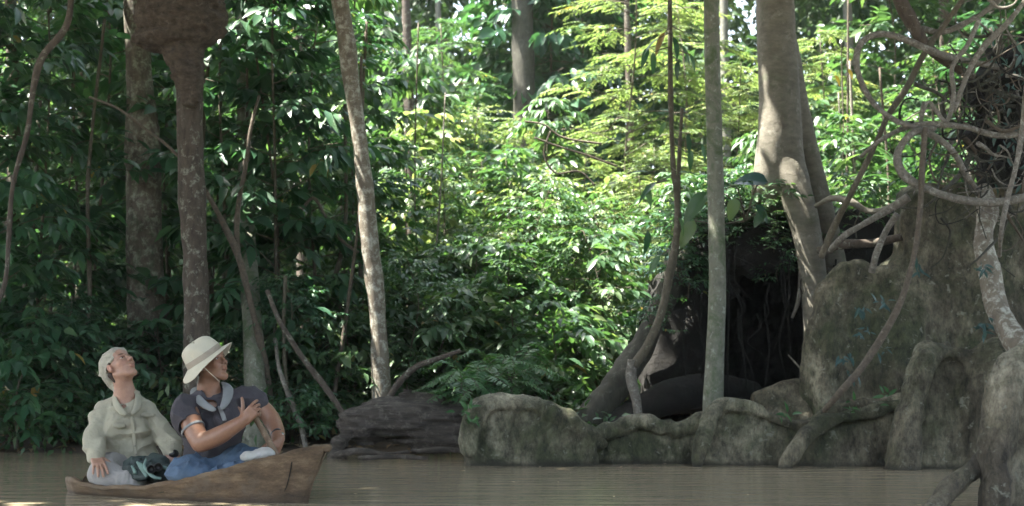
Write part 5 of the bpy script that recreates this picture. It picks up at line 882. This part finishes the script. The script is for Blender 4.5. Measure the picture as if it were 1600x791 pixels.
    def onshirt(a, b_):
        pr = 800+F*V[:, 0]/V[:, 1]; pz = 538-(V[:, 2]-CAMH)/V[:, 1]*F; m = (abs(pr-a) < 1.8) & (abs(pz-b_) < 1.8); return V[m, 1].min() if m.any() else Y-.18
    pl = [(343, 634), (345, 640), (348, 648), (350, 654), (351, 658)]; rows = [[P(a-4, b_, onshirt(a-4, b_)-.006), P(a, b_, onshirt(a, b_)-.01), P(a+4, b_, onshirt(a+4, b_)-.006)] for a, b_ in pl]; collar(None, rows, .005, 'trim', sh).name = 'placket'
    L = [[g(311, 603, .1), g(304, 604, .12), g(298, 608, .11)], [g(308, 608, .0), g(302, 611, .0), g(295, 616, .0)], [g(313, 618, -.11), g(308, 622, -.13), g(303, 628, -.12)], [g(326, 630, -.17), g(322, 634, -.19), g(318, 640, -.19)], [g(340, 639, -.2), g(338, 642, -.21), g(334, 645, -.21)]]; collar(None, L, .009, 'trim', sh)
    L = [[g(342, 596, .12), g(350, 596, .14), g(358, 600, .15)], [g(347, 602, .02), g(356, 603, .03), g(367, 606, .05)], [g(349, 613, -.09), g(357, 617, -.1), g(364, 624, -.08)], [g(346, 627, -.16), g(351, 630, -.17), g(355, 636, -.16)], [g(342, 639, -.2), g(344, 640, -.205), g(347, 642, -.2)]]; collar(None, L, .009, 'trim', sh)
    f = Field(lo, hi, VX); f.ell(g(332, 724, .05), [.22, .17, .12], k=.05); f.chain([g(345, 724, 0), g(378, 718, -.08), g(412, 717, -.14)], [.105, .095, .08], k=.04); f.chain([g(412, 722, -.14), g(380, 735, -.2), g(350, 742, -.2)], [.075, .06, .05], k=.04); f.chain([g(318, 730, 0), g(296, 735, -.12), g(282, 742, -.22)], [.11, .1, .085], k=.04); f.chain([g(282, 744, -.22), g(320, 744, -.25), g(350, 746, -.22)], [.08, .07, .055], k=.04); f.folds(.024, 6, (.7, 1, 1.3))
    V2, Fc = f.mesh(); obj('jeans', V2, Fc, MT['jeans'], t)
    # hat
    h = unit(np.array([-.55, -.16, .82])); fw = unit(np.cross(np.cross(h, H.n), h)); sd = np.cross(fw, h); c = g(320, 560, .0); N_ = 48; prof = [(0.004, .118), (.04, .121), (.074, .113), (.094, .094), (.102, .065), (.108, .035), (.111, .028), (.112, .004), (.114, -.002), (.128, 0), (.144, 0), (.164, 0), (.180, 0)]; R = []
    for i, (r, z) in enumerate(prof):
        row = []
        for j in range(N_):
            a = j/N_*2*math.pi; ca = math.cos(a); e = max(0, r-.114); drop = e*(.8+.2*math.cos(2*a+math.pi)-.55*max(0, ca)+.12*math.sin(3*a+1)); oval = 1+.09*abs(ca); rr_ = r*oval+.006*math.sin(5*a+i*.7)*(.05 < r < .11)+.004*math.sin(4*a+2)*(r > .12)
            row.append(c+(fw*ca*rr_+sd*math.sin(a)*rr_+h*(z-drop+.006*math.sin(3*a+2)*(i < 4)))*k)
        R.append(row)
    A = np.array(R); ht = A.shape[0]
    def ringmesh(rows, name, mat, par, th):
        V = rows.reshape(-1, 3); n_ = len(rows); i = np.arange(n_-1)[:, None]*N_; j = np.arange(N_)[None]; j2 = (j+1) % N_; Q = np.stack([i+j, i+N_+j, i+N_+j2, i+j2], -1).reshape(-1, 4); o = obj(name, V, [Q], MT[mat], par); md = o.modifiers.new('s', 'SOLIDIFY'); md.thickness = th; md.offset = 0; m2 = o.modifiers.new('b', 'SUBSURF'); m2.levels = m2.render_levels = 1; return o
    hat = ringmesh(A, 'sun_hat', 'hat', t, .006); B = A[5:9].copy(); cc = c; B = cc+(B-cc)*1.025; ringmesh(B, 'hat_band', 'band', hat, .004)
    cane('chin_cord', None, None, [tuple(x) for x in [(319, 574, Y-.16), (327, 582, Y-.155), (336, 590, Y-.14), (343, 597, Y-.11)]], [.7, .7, .7, .7], 'hat', parent=hat, seg=5, n=4)
    f = Field(H(0, 0, -.03)-.2, H(0, 0, -.03)+.2, .005); f.ell(H(0, .02, -.045), np.array([.078, .08, .08])*k, H.ax(), .01); f.ell(H(0, -.04, -.07), np.array([.05, .045, .035])*k, H.ax(), .02); f.noise(.004, 40, 2, near=.04); V3, Fc = f.mesh(); obj('hair', V3, Fc, MT['hair'], t)
    w0, w1 = g(432.6, 676, .035), g(434, 683, -.015); wt = thing('watch', None, None, (0, 0, 0)); wt.parent = t; wt.location = Vector(w0)-Vector(world_loc(t)); o = band((w0+w1)/2, w1-w0, .0475, .024, 'black', 'strap', wt)
    f = Field((w0+w1)/2+[.045, -.03, 0]-.04, (w0+w1)/2+[.045, -.03, 0]+.04, .003); f.ell((w0+w1)/2+[.042, -.028, 0], [.013, .018, .022], k=.002); V4, Fc = f.mesh(); obj('watch_face', V4, Fc, MT['steel'], wt)
man()
pd_ = thing('paddle', 'wooden paddle standing upright in the hands of the man in the sun hat', 'paddle', P(432, 714, 10.05)); cane('shaft', None, None, [(398, 652, 10.0), (412, 675, 10.02), (428, 705, 10.05), (436, 722, 10.07)], [5, 5.5, 6.5, 7], 'paddle', parent=pd_, lump=.03, rough=.03)
f = Field(P(396, 648, 10)-.08, P(396, 648, 10)+.08, .005); f.cone(P(387, 654, 10.0), P(403, 647, 10.02), .024, .024, .01); V, Fc = f.mesh(); obj('grip', V, Fc, MT['paddle'], pd_)
def lump(name, lb, cat_, parts, mat, amp, fr, h=.006, origin=None, parent=None):
    lo = np.min([np.array(c)-max(r) for c, r in parts], 0)-.05; hi = np.max([np.array(c)+max(r) for c, r in parts], 0)+.05; f = Field(lo, hi, h)
    for c, r in parts: f.ell(c, r, k=.03)
    f.noise(amp, fr, 3, near=.1); V, Fc = f.mesh(); o = obj(name, V, Fc, MT[mat], parent); return tag(o, lb, cat_) if parent is None else o
g = lambda a, b_, y: P(a, b_, y)
lump('folded_cloth', 'white folded cloth lying on the knee at the paddle', 'cloth', [(g(403, 711, 10.02), (.07, .07, .026)), (g(418, 708, 10.04), (.055, .06, .022)), (g(391, 714, 10.0), (.06, .05, .022)), (g(411, 706, 10.04), (.04, .05, .02))], 'white', .03, 10)
jk = thing('crumpled_jacket', 'dark green crumpled jacket with a pale lining in the lap', 'jacket', g(235, 745, 10.35))
lump('jacket_cloth', None, None, [(g(212, 730, 10.38), (.09, .09, .055)), (g(235, 735, 10.34), (.11, .1, .065)), (g(258, 738, 10.32), (.09, .09, .06)), (g(244, 722, 10.4), (.08, .07, .05)), (g(226, 745, 10.28), (.1, .07, .04))], 'jacket', .05, 11, parent=jk)
for pts, w in (([(214, 722, 10.27), (222, 730, 10.24), (230, 745, 10.2)], 5), ([(228, 718, 10.28), (226, 730, 10.22), (238, 744, 10.18), (252, 748, 10.18)], 4), ([(206, 728, 10.28), (212, 740, 10.22)], 5), ([(250, 728, 10.24), (264, 734, 10.22), (270, 742, 10.2)], 4)):
    cane('lining', None, None, pts, [w*.5, w, w*.5] if len(pts) == 3 else [w*.6]*len(pts), 'lining', parent=jk, seg=8, rough=.5, lump=.5)
bn = thing('binoculars', 'black binoculars resting on the crumpled jacket', 'binoculars', g(240, 728, 10.24))
for a, b_ in ((235, 731), (246, 728)):
    c0, c1 = g(a, b_, 10.27), g(a+1, b_+2, 10.17); f = Field(np.minimum(c0, c1)-.06, np.maximum(c0, c1)+.06, .004); f.cone(c0, c1, .022, .032, .004); f.cone(c1-(c1-c0)*.05, c1+(c1-c0)*.2, .026, .027, .004, cut=True); V, Fc = f.mesh(); obj('barrel', V, Fc, MT['black'], bn)
f = Field(g(240, 728, 10.24)-.08, g(240, 728, 10.24)+.08, .005); f.cone(g(235, 729, 10.25), g(246, 727, 10.25), .014, .014, .004); V, Fc = f.mesh(); obj('bridge', V, Fc, MT['black'], bn)

# ---------------------------------------------------------------- humid air in the clearing
m = bpy.data.materials.new('haze'); m.use_nodes = True; n = m.node_tree; n.nodes.remove(n.nodes['Principled BSDF']); v = n.nodes.new('ShaderNodeVolumePrincipled')
v.inputs['Color'].default_value = (.93, .97, .96, 1); v.inputs['Density'].default_value = .00045; v.inputs['Anisotropy'].default_value = .3; n.links.new(v.outputs[0], n.nodes['Material Output'].inputs['Volume'])
hv = np.array([[x, y, z] for x in (-210, 210) for y in (-65, 310) for z in (-2.5, 26)], float); hf = np.array([[0, 1, 3, 2], [4, 6, 7, 5], [0, 4, 5, 1], [2, 3, 7, 6], [0, 2, 6, 4], [1, 5, 7, 3]])
tag(obj('haze', hv, [hf], m, smooth=False, origin=(0, 0, 0)), 'thin humid haze hanging in the clearing', kind='stuff')
